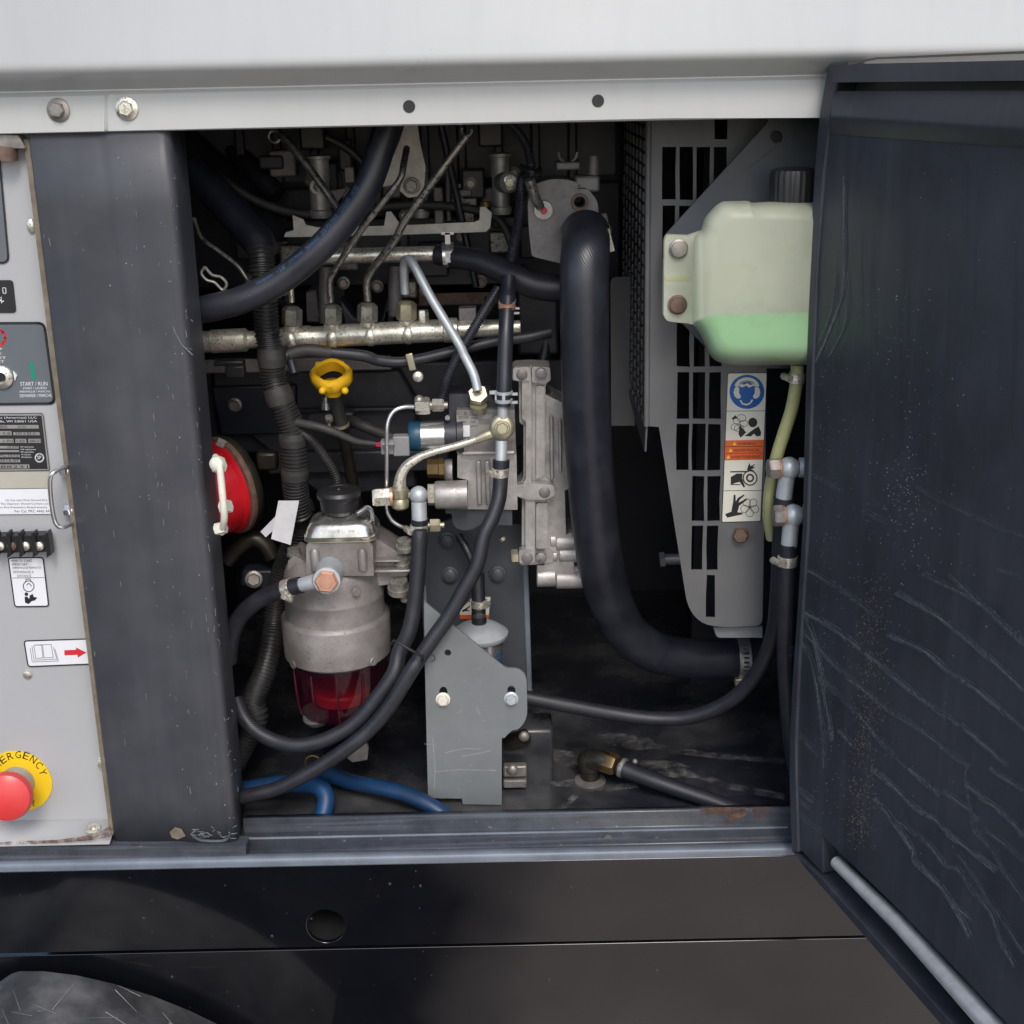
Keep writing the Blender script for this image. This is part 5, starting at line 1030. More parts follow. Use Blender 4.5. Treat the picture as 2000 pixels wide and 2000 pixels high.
for (x0, x1, y, r_) in ((1605, 1660, 1520, 17), (1655, 1840, 1540, 19), (1600, 1670, 1650, 16), (1680, 1850, 1640, 18), (1495, 1660, 1830, 21), (1655, 1900, 1850, 20), (1740, 1880, 1770, 10)):
    MB().lathe(G_(x0, y, YC + .012), (1, 0, 0), [(r_ * .9 * q, 0), (r_ * q, 2 * q), (r_ * q, (x1 - x0) / 4.293 * q - 2 * q), (r_ * .9 * q, (x1 - x0) / 4.293 * q)], 24).build("bolt_boss", "alu", gc)
for x, y in ((1322, 1107), (1335, 1660)):
    MB().hexa(G_(x, y, YC - .004), (-1, -.12, 0), 15 * q, 14 * q).build("side_bolt", "gold", gc)
MB().box(G_(1390, 1660, YC + .002), (20 * q, .03, 24 * q)).build("bolt_boss", "alu", gc, bevel=.003)

YI = .17
ip = thing("injection_pump", "cast injection pump with teal solenoid, brown plug and printed rating plate", "injection pump", G_(1000, 1440, YI))
q = px(1, G_(1000, 700, YI))
MB().plate(Zp(G_, YI + .012, rpoly([(760, 300), (1110, 300), (1160, 420), (1160, 520), (760, 520)], 8)), (0, .045, 0)).build("pump_head", "block", ip, bevel=.003)
MB().plate(Zp(G_, YI, rpoly([(822, 432), (1310, 432), (1318, 640), (1320, 800), (826, 798)], 10)), (0, .06, 0)).build("upper_body", "aludark", ip, bevel=.003)
MB().plate(Zp(G_, YI + .004, rpoly([(830, 800), (1325, 800), (1335, 1270), (745, 1262), (770, 1225), (910, 1215), (920, 1020), (830, 1000)], 10)), (0, .06, 0)).build("lower_body", "alu", ip, bevel=.003)
for x in (1012, 1085): MB().box(G_(x, 1040, YI + .002), (10 * q, .008, 92 * q)).build("body_rib", "alu", ip, bevel=.002)
MB().box(G_(1090, 790, YI + .001), (105 * q, .008, 8 * q)).build("body_rib", "alu", ip, bevel=.002)
MB().plate(Zp(G_, YI + .01, rpoly([(730, 1262), (1290, 1272), (1290, 1400), (1010, 1400), (960, 1430), (880, 1445), (815, 1420), (790, 1380), (780, 1300), (730, 1300)], 14)), (0, .05, 0)).build("lower_bracket", "slate", ip, bevel=.003)
o = MB().plate(Zp(G_, YI - .0008, [(822, 478), (1122, 470), (1126, 640), (830, 668)]), (0, .0006, 0)).build("rating_plate", "silver", ip)
mb = MB(); z_ = YI - .0010
def gg(x, y): return (700 + x / 4.293, 700 + y / 4.293)
for t_, x0, x1, y in (("HP3 PUMP", 840, 925, 512), ("8200", 850, 900, 545), ("294000", 940, 1000, 512), ("1047", 940, 985, 545), ("JAPAN", 940, 1000, 580)): lettering(mb, t_, gg(x0, y), gg(x1, y - 3), gg(x0, y - 20), z_)
for i in range(14): stroke(mb, [gg(1010 + i * 7, 505), gg(1010 + i * 7, 555)], .5, z_)
stroke(mb, [gg(835, 485), gg(1000, 480)], 1, z_)
mb.build("lettering", "ink", o)
MB().plate(Zp(G_, YI - .0012, [(842, 566), (932, 560), (936, 655), (850, 662)]), (0, .0003, 0)).build("white_patch", "label", o)
# solenoid
sy = G_(755, 642, YI + .01); sx = (-1, 0, -.01)
MB().lathe(sy + Vector((.018, 0, 0)), sx, [(36 * q, 0), (36 * q, 12 * q), (31 * q, 14 * q), (31 * q, 36 * q), (30 * q, 37 * q)], 32).build("solenoid_flange", "block", ip)
MB().lathe(sy, sx, [(29.5 * q, -2 * q), (29.5 * q, 54 * q)], 36).build("solenoid_can", "steel", ip)
MB().lathe(G_(528, 648, YI + .01), sx, [(30 * q, 0), (31 * q, 3 * q), (31 * q, 19 * q), (28 * q, 24 * q)], 36).build("solenoid_cap", "bluecap", ip)
MB().box(G_(408, 690, YI - .002), (14 * q, 20 * q, 20 * q)).build("cap_port", "bluecap", ip, bevel=.001)
o = MB().box(G_(362, 725, YI - .004), (32 * q, 26 * q, 40 * q)).build("connector", "conn", ip, bevel=.0015)
MB().box(G_(250, 738, YI - .004), (28 * q, 22 * q, 28 * q)).build("connector_tail", "conn", o, bevel=.0015)
MB().box(G_(250, 716, YI - .018), (26 * q, 8 * q, 4 * q)).build("latch", "conn", o, bevel=.0008)
MB().tube([G_(205, 712, YI - .004), G_(140, 716, YI - .002)], 2.6 * q, 8).build("red_wire", "wire", o); MB().tube([G_(205, 732, YI - .004), G_(145, 730, YI - .002)], 2.6 * q, 8).build("red_wire", "wire", o)
MB().lathe(G_(720, 920, YI + .01), (-1, 0, 0), [(21 * q, 0), (21 * q, 10 * q), (19 * q, 12 * q), (19 * q, 33 * q)], 6, R(10)).build("brown_plug", "brass", ip)
MB().lathe(G_(790, 940, YI + .02), (-1, 0, 0), [(24 * q, 0), (24 * q, 12 * q), (21 * q, 16 * q)], 24).build("plug_boss", "alu", ip)
MB().lathe(G_(915, 1140, YI - .004), (-1, 0, 0), [(28 * q, 0), (28.5 * q, 2 * q), (28 * q, 60 * q), (26 * q, 64 * q)], 32).build("inlet_barrel", "alu", ip)
MB().lathe(G_(640, 1142, YI - .004), (-1, 0, 0), [(22 * q, 0), (22 * q, 13 * q)], 6, R(0)).build("inlet_nut", "zinc", ip)
un = MB().lathe(G_(1005, 345, .165), (0, -.35, 1), [(16 * q, -24 * q), (17 * q, -12 * q)], 24).build("outlet_stub", "gold", ip)
mb = MB(); mb.lathe(G_(1008, 330, .178), (-.02, -.84, .5), [(20 * q, 0), (21 * q, 2 * q), (21 * q, 24 * q), (18 * q, 28 * q), (12 * q, 28 * q), (11 * q, 22 * q)], 6, R(15)); mb.build("outlet_nut", "gold", ip)
for (x, y, ax_) in ((748, 492, (0, -1, 0)),): MB().lathe(G_(x, y, YI), ax_, [(5 * q, 0), (5 * q, .004)], 12).build("cap_screw", "steel", ip)
# thin loop pipe
lp = thing("loop_pipe", "thin silver pipe looping around the pump with a nut at each end", "pipe", G_(240, 1410, .15))
pts = [G_(560, 402, .165), G_(470, 405, .162), G_(380, 408, .158), G_(300, 440, .155), G_(252, 520, .152), G_(238, 640, .15), G_(238, 900, .15), G_(237, 1180, .15), G_(240, 1270, .15), G_(280, 1355, .15), G_(360, 1408, .15), G_(450, 1425, .152), G_(620, 1400, .155)]
MB().tube(pts, 4.2 * q, 12).build("pipe_body", "steel", lp)
MB().ball(G_(510, 350, .165), 10 * q).build("vent_knob", "zincd", lp)
mb = MB(); mb.hexa(G_(480, 398, .165), (1, 0, 0), 17 * q, 28 * q); mb.build("union_nut", "zincd", lp)
mb = MB(); mb.lathe(G_(595, 395, .165), (1, 0, 0), [(9 * q, 0), (9 * q, 7 * q)], 14); mb.hexa(G_(622, 393, .165), (1, 0, 0), 14 * q, 22 * q); mb.lathe(G_(715, 393, .165), (1, 0, 0), [(7 * q, 0), (7 * q, 8 * q)], 14); mb.build("union_nut", "zincd", lp)
mb = MB(); mb.hexa(G_(602, 1400, .155), (1, 0, 0), 14 * q, 20 * q); mb.lathe(G_(575, 1400, .155), (1, 0, 0), [(6 * q, 0), (6 * q, 34 * q)], 12); mb.build("union_nut", "gold", lp)

# ------------------------------------------------------------------ banjo pipe across the pump
YB_ = .135
bp = thing("fuel_crossover_pipe", "zinc crossover pipe arching from the round banjo eye down to a hex bolt", "pipe", G_(350, 1250, YB_))
q = px(1, G_(700, 750, YB_))
e0 = G_(1205, 592, YB_ - .012)
mb = MB().lathe(e0 + Vector((0, .012, 0)), (0, -1, .12), [(24 * q, 0), (24.5 * q, .002), (24.5 * q, .008), (22 * q, .010), (17 * q, .0115)], 40); mb.build("banjo_eye", "gold", bp)
o = hexbolt(bp, e0 + Vector((0, .001, .001)), (0, -1, .12), 12 * q, "gold", 1.25, 10 * q, "banjo_bolt")
pts = [G_(1150, 622, YB_), G_(1050, 648, YB_), G_(960, 688, YB_), G_(800, 738, YB_), G_(640, 780, YB_), G_(500, 832, YB_), G_(400, 905, YB_), G_(355, 985, YB_), G_(345, 1070, YB_)]
MB().tube(pts, 7.4 * q, 18).build("pipe_body", "zinc", bp)
MB().tube([G_(1140, 622, YB_ - .001), G_(1070, 645, YB_ - .001), G_(990, 680, YB_ - .001)], [10.5 * q, 10.5 * q, 9 * q], 18).build("sleeve", "gold", bp)
MB().tube([G_(520, 822, YB_), G_(410, 895, YB_), G_(358, 980, YB_), G_(345, 1075, YB_)], [8 * q, 9.5 * q, 10.5 * q, 13 * q], 18).build("flared_end", "zinc", bp)
MB().lathe(G_(345, 1090, YB_), (0, 0, -1), [(13 * q, -4 * q), (17 * q, 0), (18 * q, 14 * q), (15 * q, 20 * q), (18 * q, 26 * q), (17 * q, 38 * q), (9 * q, 44 * q)], 24).build("lower_eye", "gold", bp)
mb = MB(); mb.hexa(G_(262, 1160, YB_), (-1, -.1, 0), 19 * q, 34 * q); mb.build("banjo_bolt", "zinc", bp); MB().lathe(G_(285, 1160, YB_), (-1, -.1, 0), [(19 * q, 0), (19 * q, 5 * q)], 20).build("washer", "copper", bp)
mb = MB(); mb.lathe(G_(430, 1150, YB_ + .01), (-1, 0, 0), [(12 * q, 0), (12 * q, 20 * q)], 16); mb.build("through_bolt", "zinc", bp)
# hoses from the banjos
h1 = thing("supply_hose", "black hose from the ball shaped fitting looping down under the fuel filter", "hose", N_(400, 600, .06))
q = px(1, G_(505, 1400, .12))
MB().ball(G_(505, 1145, .125), 18 * q, 24).build("banjo_ball", "pale", h1)
MB().cyl(G_(507, 1200, .125), G_(512, 1360, .122), 15 * q, n=22).build("hose_stem", "pale", h1)
MB().cyl(G_(513, 1345, .122), G_(513, 1395, .122), 16.5 * q, n=22).build("rubber_collar", "rubberd", h1)
pts = [G_(513, 1380, .122), G_(515, 1560, .118), J_(1882, 300, .112), J_(1868, 600, .105), J_(1835, 960, .098), J_(1780, 1230, .09), J_(1690, 1420, .085), N_(1310, 60, .074), N_(1145, 290, .066), N_(1005, 440, .062), N_(850, 535, .06), N_(700, 588, .06), N_(560, 602, .062), N_(420, 572, .068), N_(280, 500, .075), N_(180, 390, .085), N_(120, 260, .10)]
MB().tube(pts, [15.5 * q] * 8 + [15 * q] * 9, 20).build("hose_body", "rubber", h1)
clamp(h1, G_(508, 1432, .121), (0, 0, 1), 16 * q, 19 * q, (-1, -.5, 0), "zinc")
h2 = thing("supply_hose", "black hose from the pump banjo crossing down left past the grey plate", "hose", N_(300, 980, .05))
q = px(1, G_(1200, 900, .12))
MB().cyl(G_(1212, 500, .13), G_(1210, 395, .13), 10 * q, n=20).build("upper_stem", "pale", h2)
MB().cyl(G_(1200, 690, .13), G_(1197, 870, .125), 11.5 * q, n=20).build("lower_stem", "pale", h2)
MB().cyl(G_(1198, 850, .125), G_(1196, 915, .124), 16.5 * q, n=20).build("rubber_collar", "rubberd", h2)
pts = [G_(1196, 900, .124), G_(1188, 1080, .118), G_(1172, 1200, .112), G_(1120, 1345, .105), G_(1050, 1495, .098), K_(735, 250, .09), K_(610, 490, .085), K_(470, 735, .08), K_(330, 935, .074), K_(195, 1130, .068), N_(1440, 42, .062), N_(1278, 305, .056), N_(1140, 472, .053), N_(1000, 592, .05), N_(830, 712, .05), N_(640, 825, .05), N_(420, 930, .052), N_(200, 985, .055), N_(60, 1010, .06)]
MB().tube(pts, 15 * q, 20).build("hose_body", "rubber", h2)
clamp(h2, G_(1190, 955, .122), (0, 0, 1), 15.5 * q, 17 * q, (-1, -.6, 0), "zinc")
h3 = thing("vent_hose", "vertical black hose with an orange collar dropping to the pump banjo", "hose", G_(1220, 400, .13))
pts = [C_(1045, 1380, .19), C_(1038, 1500, .18), C_(1030, 1640, .165), C_(1022, 1850, .15), G_(1228, 40, .14), G_(1222, 250, .132), G_(1215, 400, .13)]
MB().tube(pts, [px(15, pts[3])] * 7, 18).build("hose_body", "rubberd", h3)
c = C_(1030, 1600, .17); qq = px(1, c)
MB().tube([C_(1036, 1560, .172), C_(1030, 1660, .164)], 16 * qq, 20, smooth=False).build("collar", "rubberd", h3)
MB().lathe(C_(1030, 1640, .166), (0, -.2, 1), [(16.4 * qq, 0), (16.4 * qq, 12 * qq)], 20).build("orange_band", "copper", h3)
mb = MB(); mb.band(C_(1036, 1580, .17), (0, -.2, 1), 16 * qq, 4 * qq); mb.band(C_(1034, 1630, .166), (0, -.2, 1), 16 * qq, 4 * qq); mb.box(C_(1110, 1640, .166), (12 * qq, 4 * qq, 4 * qq)); mb.box(C_(1110, 1680, .166), (12 * qq, 4 * qq, 4 * qq)); mb.build("spring_clamp", "steel", h3)
c = G_(1218, 318, .13); mb = MB(); mb.band(G_(1220, 285, .131), (0, 0, 1), 15.5 * qq, 6 * qq, .001); mb.band(G_(1218, 352, .131), (0, 0, 1), 15.5 * qq, 7 * qq, .001); mb.box(c + Vector((-15 * qq, 0, 0)), (4 * qq, 6 * qq, 16 * qq)); mb.box(c + Vector((0, -16 * qq, 0)), (6 * qq, 3 * qq, 16 * qq))
for y in (298, 368): mb.box(G_(1305, y, .131), (14 * qq, 4 * qq, 5 * qq))
mb.box(G_(1130, 285, .131), (14 * qq, 4 * qq, 7 * qq)); mb.build("spring_clamp", "pale", h3)

# ------------------------------------------------------------------ dark mounting plate and its bolts
mp = thing("mounting_plate", "tall dark mounting plate with round bolt heads behind the crossing hoses", "plate", K_(800, 1480, .25))
MB().plate(Zp(K_, .25, [(180, -60), (540, -200), (1180, -120), (1180, 280), (1250, 1480), (250, 1480)]), (0, .004, 0)).build("plate_sheet", "slate", mp, bevel=.001)
MB().plate(Zp(K_, .247, [(1158, 200), (1215, 200), (1254, 1470), (1200, 1470)]), (0, .02, 0)).build("plate_edge", "strip", mp, bevel=.002)
q = px(1, K_(700, 350, .25))
for x, y in ((478, 350), (928, 345), (455, 25)):
    MB().lathe(K_(x, y, .25), (0, -1, .1), [(18 * q, 0), (17 * q, 4 * q), (13 * q, 5 * q), (13 * q, 10 * q), (10 * q, 12 * q)], 28).build("bolt", "slate", mp)
for x, y in ((600, 15), (975, 10)): MB().cyl(K_(x - 14, y - 12, .22), K_(x + 8, y + 10, .22), 7 * q, n=12).build("bolt_tip", "zinc", mp)
lbz = MB().plate(Zp(K_, .2485, [(572, 690), (690, 560), (860, 560), (840, 770), (572, 765)]), (0, .0005, 0)).build("warning_label", "wlabel", mp)
MB().plate(Zp(K_, .2482, [(572, 728), (842, 728), (840, 772), (572, 768)]), (0, .0002, 0)).build("orange_band", "inkorange", lbz)
mb = MB()
for l in ([(590, 690), (665, 640), (668, 652), (600, 705)], [(592, 680), (655, 682), (655, 694), (592, 694)], [(640, 585), (672, 600), (668, 615)]): v = Zp(K_, .2482, l); mb.add(v, [tuple(range(len(l)))])
mb.build("pictograms", "ink", lbz)
tubeof("inlet_hose", "short black hose with a clamp entering the small inline filter", "hose", [K_(740, 330, .205), K_(745, 480, .2), K_(748, 640, .195), K_(748, 800, .19)], [13, 13, 14, 14], "rubber")
tubeof("black_cable", "thin black cable slanting behind the crossing hose to the inline filter", "cable", [K_(560, -20, .22), K_(640, 120, .21), K_(700, 260, .205), K_(730, 420, .2)], 8, "rubberd", part='cable_body')

# ------------------------------------------------------------------ inline filter
fl = thing("inline_filter", "small chrome inline filter with a domed lid behind the grey plate", "fuel filter", K_(760, 1200, .17))
mb = MB()
for pts in ([(870, 1470), (905, 1462), (940, 1463)], [(850, 1507), (900, 1503), (970, 1505)], [(900, 1478), (960, 1466)], [(930, 1380), (938, 1396)], [(845, 1440), (850, 1500), (848, 1540)]): stroke(mb, pts, 1.3, .0918)
for i in range(26): x, y = random.uniform(840, 970), random.uniform(1300, 1560); stroke(mb, [(x, y), (x + random.gauss(0, 8), y + random.gauss(0, 4))], .7, .0918)
SCR = mb
c = K_(755, 830, .17); q = px(1, c)
MB().lathe(c + Vector((0, 0, -14 * q)), (0, 0, 1), [(53 * q, -10 * q), (56 * q, -5 * q), (56 * q, 0), (50 * q, 4 * q), (40 * q, 12 * q), (24 * q, 18 * q), (15 * q, 20 * q)], 44).build("domed_lid", "pale", fl)
MB().lathe(c + Vector((0, 0, -22 * q)), (0, 0, -1), [(48 * q, 0), (46 * q, 20 * q), (44 * q, 90 * q)], 40).build("filter_can", "steel", fl)
MB().lathe(c + Vector((0, 0, 0)), (0, 0, 1), [(15 * q, 0), (14 * q, 20 * q)], 20).build("inlet_neck", "rubberd", fl)
c2 = K_(752, 622, .195); clamp(fl, c2, (0, 0, 1), 14.5 * q, 15 * q, (1, -.4, 0), "zinc")
mb = MB()
for i, (r0, t) in enumerate(((55, "FLOW"), (75, "IN"))):
    vs, fs = text_mb(t); cc = c + Vector((0, 0, -22 * q))
    def mp_(a, b): an = R(-38 - i * 14 - b * 12); rr = 46.6 * q; z = -(26 + a * 42) * q; return cc + Vector((math.sin(-an) * rr, -math.cos(an) * rr, z))
    mb.add([mp_(a, b) for a, b in vs], fs)
mb.build("lettering", "inkblue", fl)['kind'] = 'stuff'

# ------------------------------------------------------------------ grey bracket plate
YP2 = .092
gb = thing("filter_bracket", "flat grey green bracket plate with two bolts standing on the bay floor", "bracket", P(900, 1572, YP2))
def kk(l): return [(780 + p[0] / 4.83, 1050 + p[1] / 4.83) + tuple(p[2:]) for p in l]
gpo = kk([(235, 600), (252, 618), (500, 822), (975, 1210, 8), (1020, 1236, 6), (1130, 1236, 18), (1200, 1300, 16), (1208, 1700, 16), (1130, 1812, 16), (1060, 1815, 10), (985, 1900, 12)]) + [(980, 1440), (980, 1572), (904, 1571), (902, 1560), (836, 1559), (830, 1310), (828, 1180)]
sl_ = [S3(circ(*kk([(457, 1088)])[0], 6.5), YP2), S3(circ(*kk([(415, 1455)])[0], 8, 10), YP2), S3(circ(*kk([(1057, 1445)])[0], 8, 10), YP2)]
MB().plate(S3(rpoly(gpo), YP2), (0, .0035, 0), sl_).build("bracket_sheet", "bracket", gb, bevel=.0007)
MB().plate([P(828, 1180, YP2 + .003), P(836, 1559, YP2 + .003), P(836, 1559, YP2 + .003) + Vector((-.004, .06, 0)), P(828, 1180, YP2 + .003) + Vector((-.004, .06, 0))], (.003, 0, 0)).build("side_flange", "bracket", gb, bevel=.0007)
for (x, y), m_ in (((412, 1525), "cream"), ((1055, 1520), "pale")): hexbolt(gb, P(*kk([(x, y)])[0], YP2), (0, -1, .1), px(11, P(900, 1360, YP2)), m_, 1.3)
q = px(1, P(860, 1290, YP2)); mb = MB(); cx_, cy_ = kk([(312, 1133)])[0]; stroke(mb, [(cx_ - 3, cy_ - 7), (cx_ + 4, cy_ - 3), (cx_ + 5, cy_ + 4), (cx_ - 2, cy_ + 8)], 1.6, YP2 - .0005); mb.build("stamped_mark", "ink", gb)
SCR.build("scratches", "bracketscr", gb)["kind"] = "stuff"
# foot bracket and bolts to the right of the plate
ft = thing("engine_mount", "oily dark engine foot with two bolts beside the grey green bracket", "engine mount", P(1010, 1560, .15))
MB().box(O_(250, 420, .17), (.085, .05, .12)).build("foot_block", "floor", ft, bevel=.004)
MB().box(O_(225, 455, .13), (px(46, O_(225, 455, .13)), .012, px(24, O_(225, 455, .13)))).build("foot_tab", "oldsteel", ft, bevel=.002)
MB().box(O_(225, 525, .13), (px(46, O_(225, 455, .13)), .014, px(18, O_(225, 455, .13)))).build("foot_tab", "aludark", ft, bevel=.002)
MB().cyl(O_(190, 300, .14), O_(290, 265, .13), px(16, O_(190, 300, .14)), n=16).build("mount_bush", "brassd", ft)
for x, y in ((278, 262), (212, 455)): MB().ball(O_(x, y, .118), px(11, O_(x, y, .12)), 16, (1, .7, 1)).build("dome_nut", "oldsteel", ft)

# ------------------------------------------------------------------ big fuel filter / water separator
YF = .14
ff = thing("fuel_filter", "cast fuel filter with a red see through bowl and black hand pump knob", "fuel filter", P(655, 1440, YF))
c0 = J_(1085, 1000, YF); q = px(1, c0); zc = lambda y: J_(1085, y, YF).z - c0.z
def fz(y): return J_(1085, y, YF - .03).z - c0.z
vz = lambda y: (J_(1085, y, YF - .052).z) - c0.z
MB().lathe(c0, (0, 0, 1), [(96 * q, vz(1600)), (104 * q, vz(1570)), (106 * q, vz(1230)), (104.5 * q, vz(1215)), (98 * q, vz(1190)), (96 * q, vz(1120)), (96 * q, vz(1035)), (97 * q, vz(1015)), (97 * q, vz(1000)), (96 * q, vz(990)), (95 * q, vz(850)), (93 * q, vz(790)), (88 * q, vz(730)), (76 * q, vz(680)), (62 * q, vz(655))], 64).build("filter_body", "alubrown", ff, sharp=30)
# upper block with flange for the primer pump
t0 = vz(650); 
hb2 = [(815, 700), (810, 420, 6), (850, 375, 8), (1400, 370, 8), (1440, 420, 6), (1450, 700)]
MB().plate(Zp(J_, YF - .052, rpoly(hb2)), (0, .09, 0)).build("pump_block", "alubrown", ff, bevel=.011, seg=4)
for x in (905, 1350): MB().lathe(J_(x, 640, YF - .051), (0, 0, 1), [(9 * q, 0), (10 * q, 36 * q), (6 * q, 42 * q)], 16).build("block_pillar", "alubrown", ff)
pl = [J_(x, y, 0) for x, y in ()]
tz = J_(1120, 345, YF - .055).z; mb = MB()
base = rpoly([(-66, -52), (66, -52), (66, 52), (-66, 52)], 26)
pc = J_(1120, 330, YF - .055); pc = Vector((pc.x, YF - .052 + 48 * q, tz))
def oc(k, z): return [pc + Vector((x * q * k, y * q * k * .95, z * q)) for x, y in base]
L_2 = [oc(1.0, -7), oc(1.03, -6), oc(1.03, -1), oc(.99, 0), oc(.97, 5), oc(.93, 13), oc(.86, 20), oc(.74, 25), oc(.58, 28), oc(.46, 30), oc(.36, 35), oc(.3, 38)]; n = len(base)
mb.add([p for l in L_2 for p in l], [(i * n + k, i * n + (k + 1) % n, (i + 1) * n + (k + 1) % n, (i + 1) * n + k) for i in range(len(L_2) - 1) for k in range(n)] + [tuple(range(n - 1, -1, -1)), tuple((len(L_2) - 1) * n + k for k in range(n))]); mb.build("pump_cover", "chrome", ff, sharp=50)
kc = Vector((pc.x - 2 * q, pc.y, tz + 34 * q)); mb = MB()
MB().lathe(kc, (0, 0, 1), [(30 * q, 0), (34 * q, 6 * q), (36 * q, 8 * q), (37 * q, 26 * q), (41 * q, 30 * q), (42 * q, 38 * q), (38 * q, 44 * q), (22 * q, 47 * q), (20 * q, 45 * q), (6 * q, 45 * q), (5 * q, 47 * q)], 40).build("primer_knob", "cap", ff)
MB().lathe(kc - Vector((0, 0, 6 * q)), (0, 0, 1), [(16 * q, 0), (16 * q, 8 * q)], 24).build("knob_stem", "steel", ff)
MB().plate(oc(1.035, -9), (0, 0, 2.2 * q)).build("gasket", "gold", ff)
MB().tube([J_(1440, 170, YF - .03), J_(1425, 90, YF - .035), J_(1385, 55, YF - .04), J_(1345, 80, YF - .045), J_(1290, 115, YF - .05)], 4.5 * q, 10).build("retaining_clip", "steel", ff)
# ear, arm, bolts
MB().plate(Zp(J_, YF - .02, rpoly([(630, 700), (640, 560, 10), (700, 510, 10), (770, 545), (830, 600), (840, 780), (700, 760)])), (0, .05, 0)).build("mount_ear", "alubrown", ff, bevel=.004)
MB().lathe(J_(700, 505, YF - .01), (0, 0, 1), [(15 * q, 0), (15 * q, 5 * q), (13 * q, 6 * q), (13 * q, 15 * q)], 6).build("ear_bolt", "zincd", ff)
MB().plate(Zp(J_, YF - .018, rpoly([(1430, 330), (1480, 355), (1700, 488), (1800, 510), (1800, 650), (1700, 770), (1500, 790, 20), (1400, 850, 20), (1330, 900), (1300, 620), (1430, 560)], 6)), (0, .05, 0)).build("support_arm", "alubrown", ff, bevel=.004)
MB().box(J_(1640, 640, YF - .024), (px(78, c0), .014, px(7, c0))).build("arm_rib", "alubrown", ff, bevel=.002)
MB().box(J_(1580, 545, YF - .024), (px(56, c0), .014, px(5, c0))).build("arm_rib", "alubrown", ff, bevel=.002)
for x, y, r_ in ((1745, 415, 17), (1720, 570, 15), (1690, 815, 22), (1750, 895, 10)): MB().lathe(J_(x, y + 30, YF - .022), (0, -.25, 1), [(r_ * q, 0), (r_ * q, r_ * .5 * q), (r_ * .8 * q, r_ * .52 * q), (r_ * .78 * q, r_ * 1.2 * q)], 20).build("arm_bolt", "zincd", ff)
# outlet with copper bolt
ob = J_(1040, 640, YF - .05); od = J_(1005, 745, YF - .098) - ob
MB().lathe(ob, od, [(27 * q, -6 * q), (26 * q, 8 * q), (24.5 * q, 26 * q), (24.5 * q, od.length)], 32).build("outlet_sleeve", "pale", ff)
MB().hexa(ob + od, od, 21.5 * q, 13 * q).build("copper_bolt", "copper", ff)
MB().lathe(ob + od + od.normalized() * 12.6 * q, od, [(12 * q, 0), (11 * q, 1.2 * q)], 24).build("bolt_face", "copper", ff)
MB().cyl(J_(905, 750, YF - .088), J_(740, 790, YF - .08), 14 * q, 12.5 * q, 22).build("hose_barb", "pale", ff)
for x, y in ((780, 1560), (1385, 1545), (1285, 850)): MB().lathe(c0 + Vector((math.sin(R((x - 1085) / 6.3)) * 104.8 * q, -math.cos(R((x - 1085) / 6.3)) * 104.8 * q, vz(y))), (math.sin(R((x - 1085) / 6.3)), -math.cos(R((x - 1085) / 6.3)), 0), [(9 * q, 0), (8 * q, 1.3 * q)], 18).build("cast_boss", "alubrown", ff)
oh = thing("outlet_hose", "black hose curving from the fuel filter's copper bolt to behind the post", "hose", J_(100, 1400, .1))
pts = [J_(760, 785, YF - .082), J_(640, 815, YF - .078), J_(480, 870, .07), J_(330, 950, .075), J_(200, 1070, .08), J_(125, 1210, .085), J_(90, 1370, .09), J_(80, 1500, .095)]
MB().tube(pts, 16 * q, 20).build("hose_body", "rubber", oh)
clamp(oh, J_(640, 815, YF - .078), J_(760, 785, YF - .082) - J_(480, 870, .07), 16.5 * q, 17 * q, (.2, -1, -1), "zinc")
# bowl
bz = lambda y: J_(1085, y, YF - .05).z - c0.z
nz = lambda y: N_(800, y, YF - .04).z - c0.z
mb = MB(); nn = 96; prof = [(93, bz(1600)), (92, bz(1660)), (90, bz(1850)), (87, nz(330)), (84, nz(400)), (76, nz(432)), (44, nz(445))]
v = []
for r_, h in prof:
    for i in range(nn):
        a = 2 * math.pi * i / nn; k = 1.035 if i % 12 in (0, 1) else 1.
        v.append(c0 + Vector((math.cos(a) * r_ * q * k, math.sin(a) * r_ * q * k, h)))
mb.add(v, [(i * nn + k, i * nn + (k + 1) % nn, (i + 1) * nn + (k + 1) % nn, (i + 1) * nn + k) for i in range(len(prof) - 1) for k in range(nn)] + [tuple((len(prof) - 1) * nn + k for k in range(nn))]); mb.build("clear_bowl", "redcup", ff)
MB().lathe(c0, (0, 0, 1), [(52 * q, nz(362)), (56 * q, nz(350)), (56 * q, nz(290)), (52 * q, nz(275))], 32).build("float_ring", "redfloat", ff)
MB().lathe(c0, (0, 0, 1), [(88 * q, bz(1600)), (88 * q, bz(1640)), (30 * q, bz(1650))], 40).build("bowl_seat", "void", ff)
for a in (-62, -28, 4, 36): MB().tube([c0 + Vector((math.sin(R(a)) * r_ * q, -math.cos(R(a)) * r_ * q, h)) for r_, h in ((93.5, bz(1640)), (91.5, bz(1850)), (88, nz(340)), (84, nz(405)))], 2.4 * q, 8, smooth=False).build("bowl_rib", "redribs", ff)
MB().lathe(c0 + Vector((-48 * q, -30 * q, nz(380))), (0, 0, -1), [(26 * q, 0), (26 * q, 24 * q), (18 * q, 34 * q)], 24).build("drain_cock", "aludark", ff)
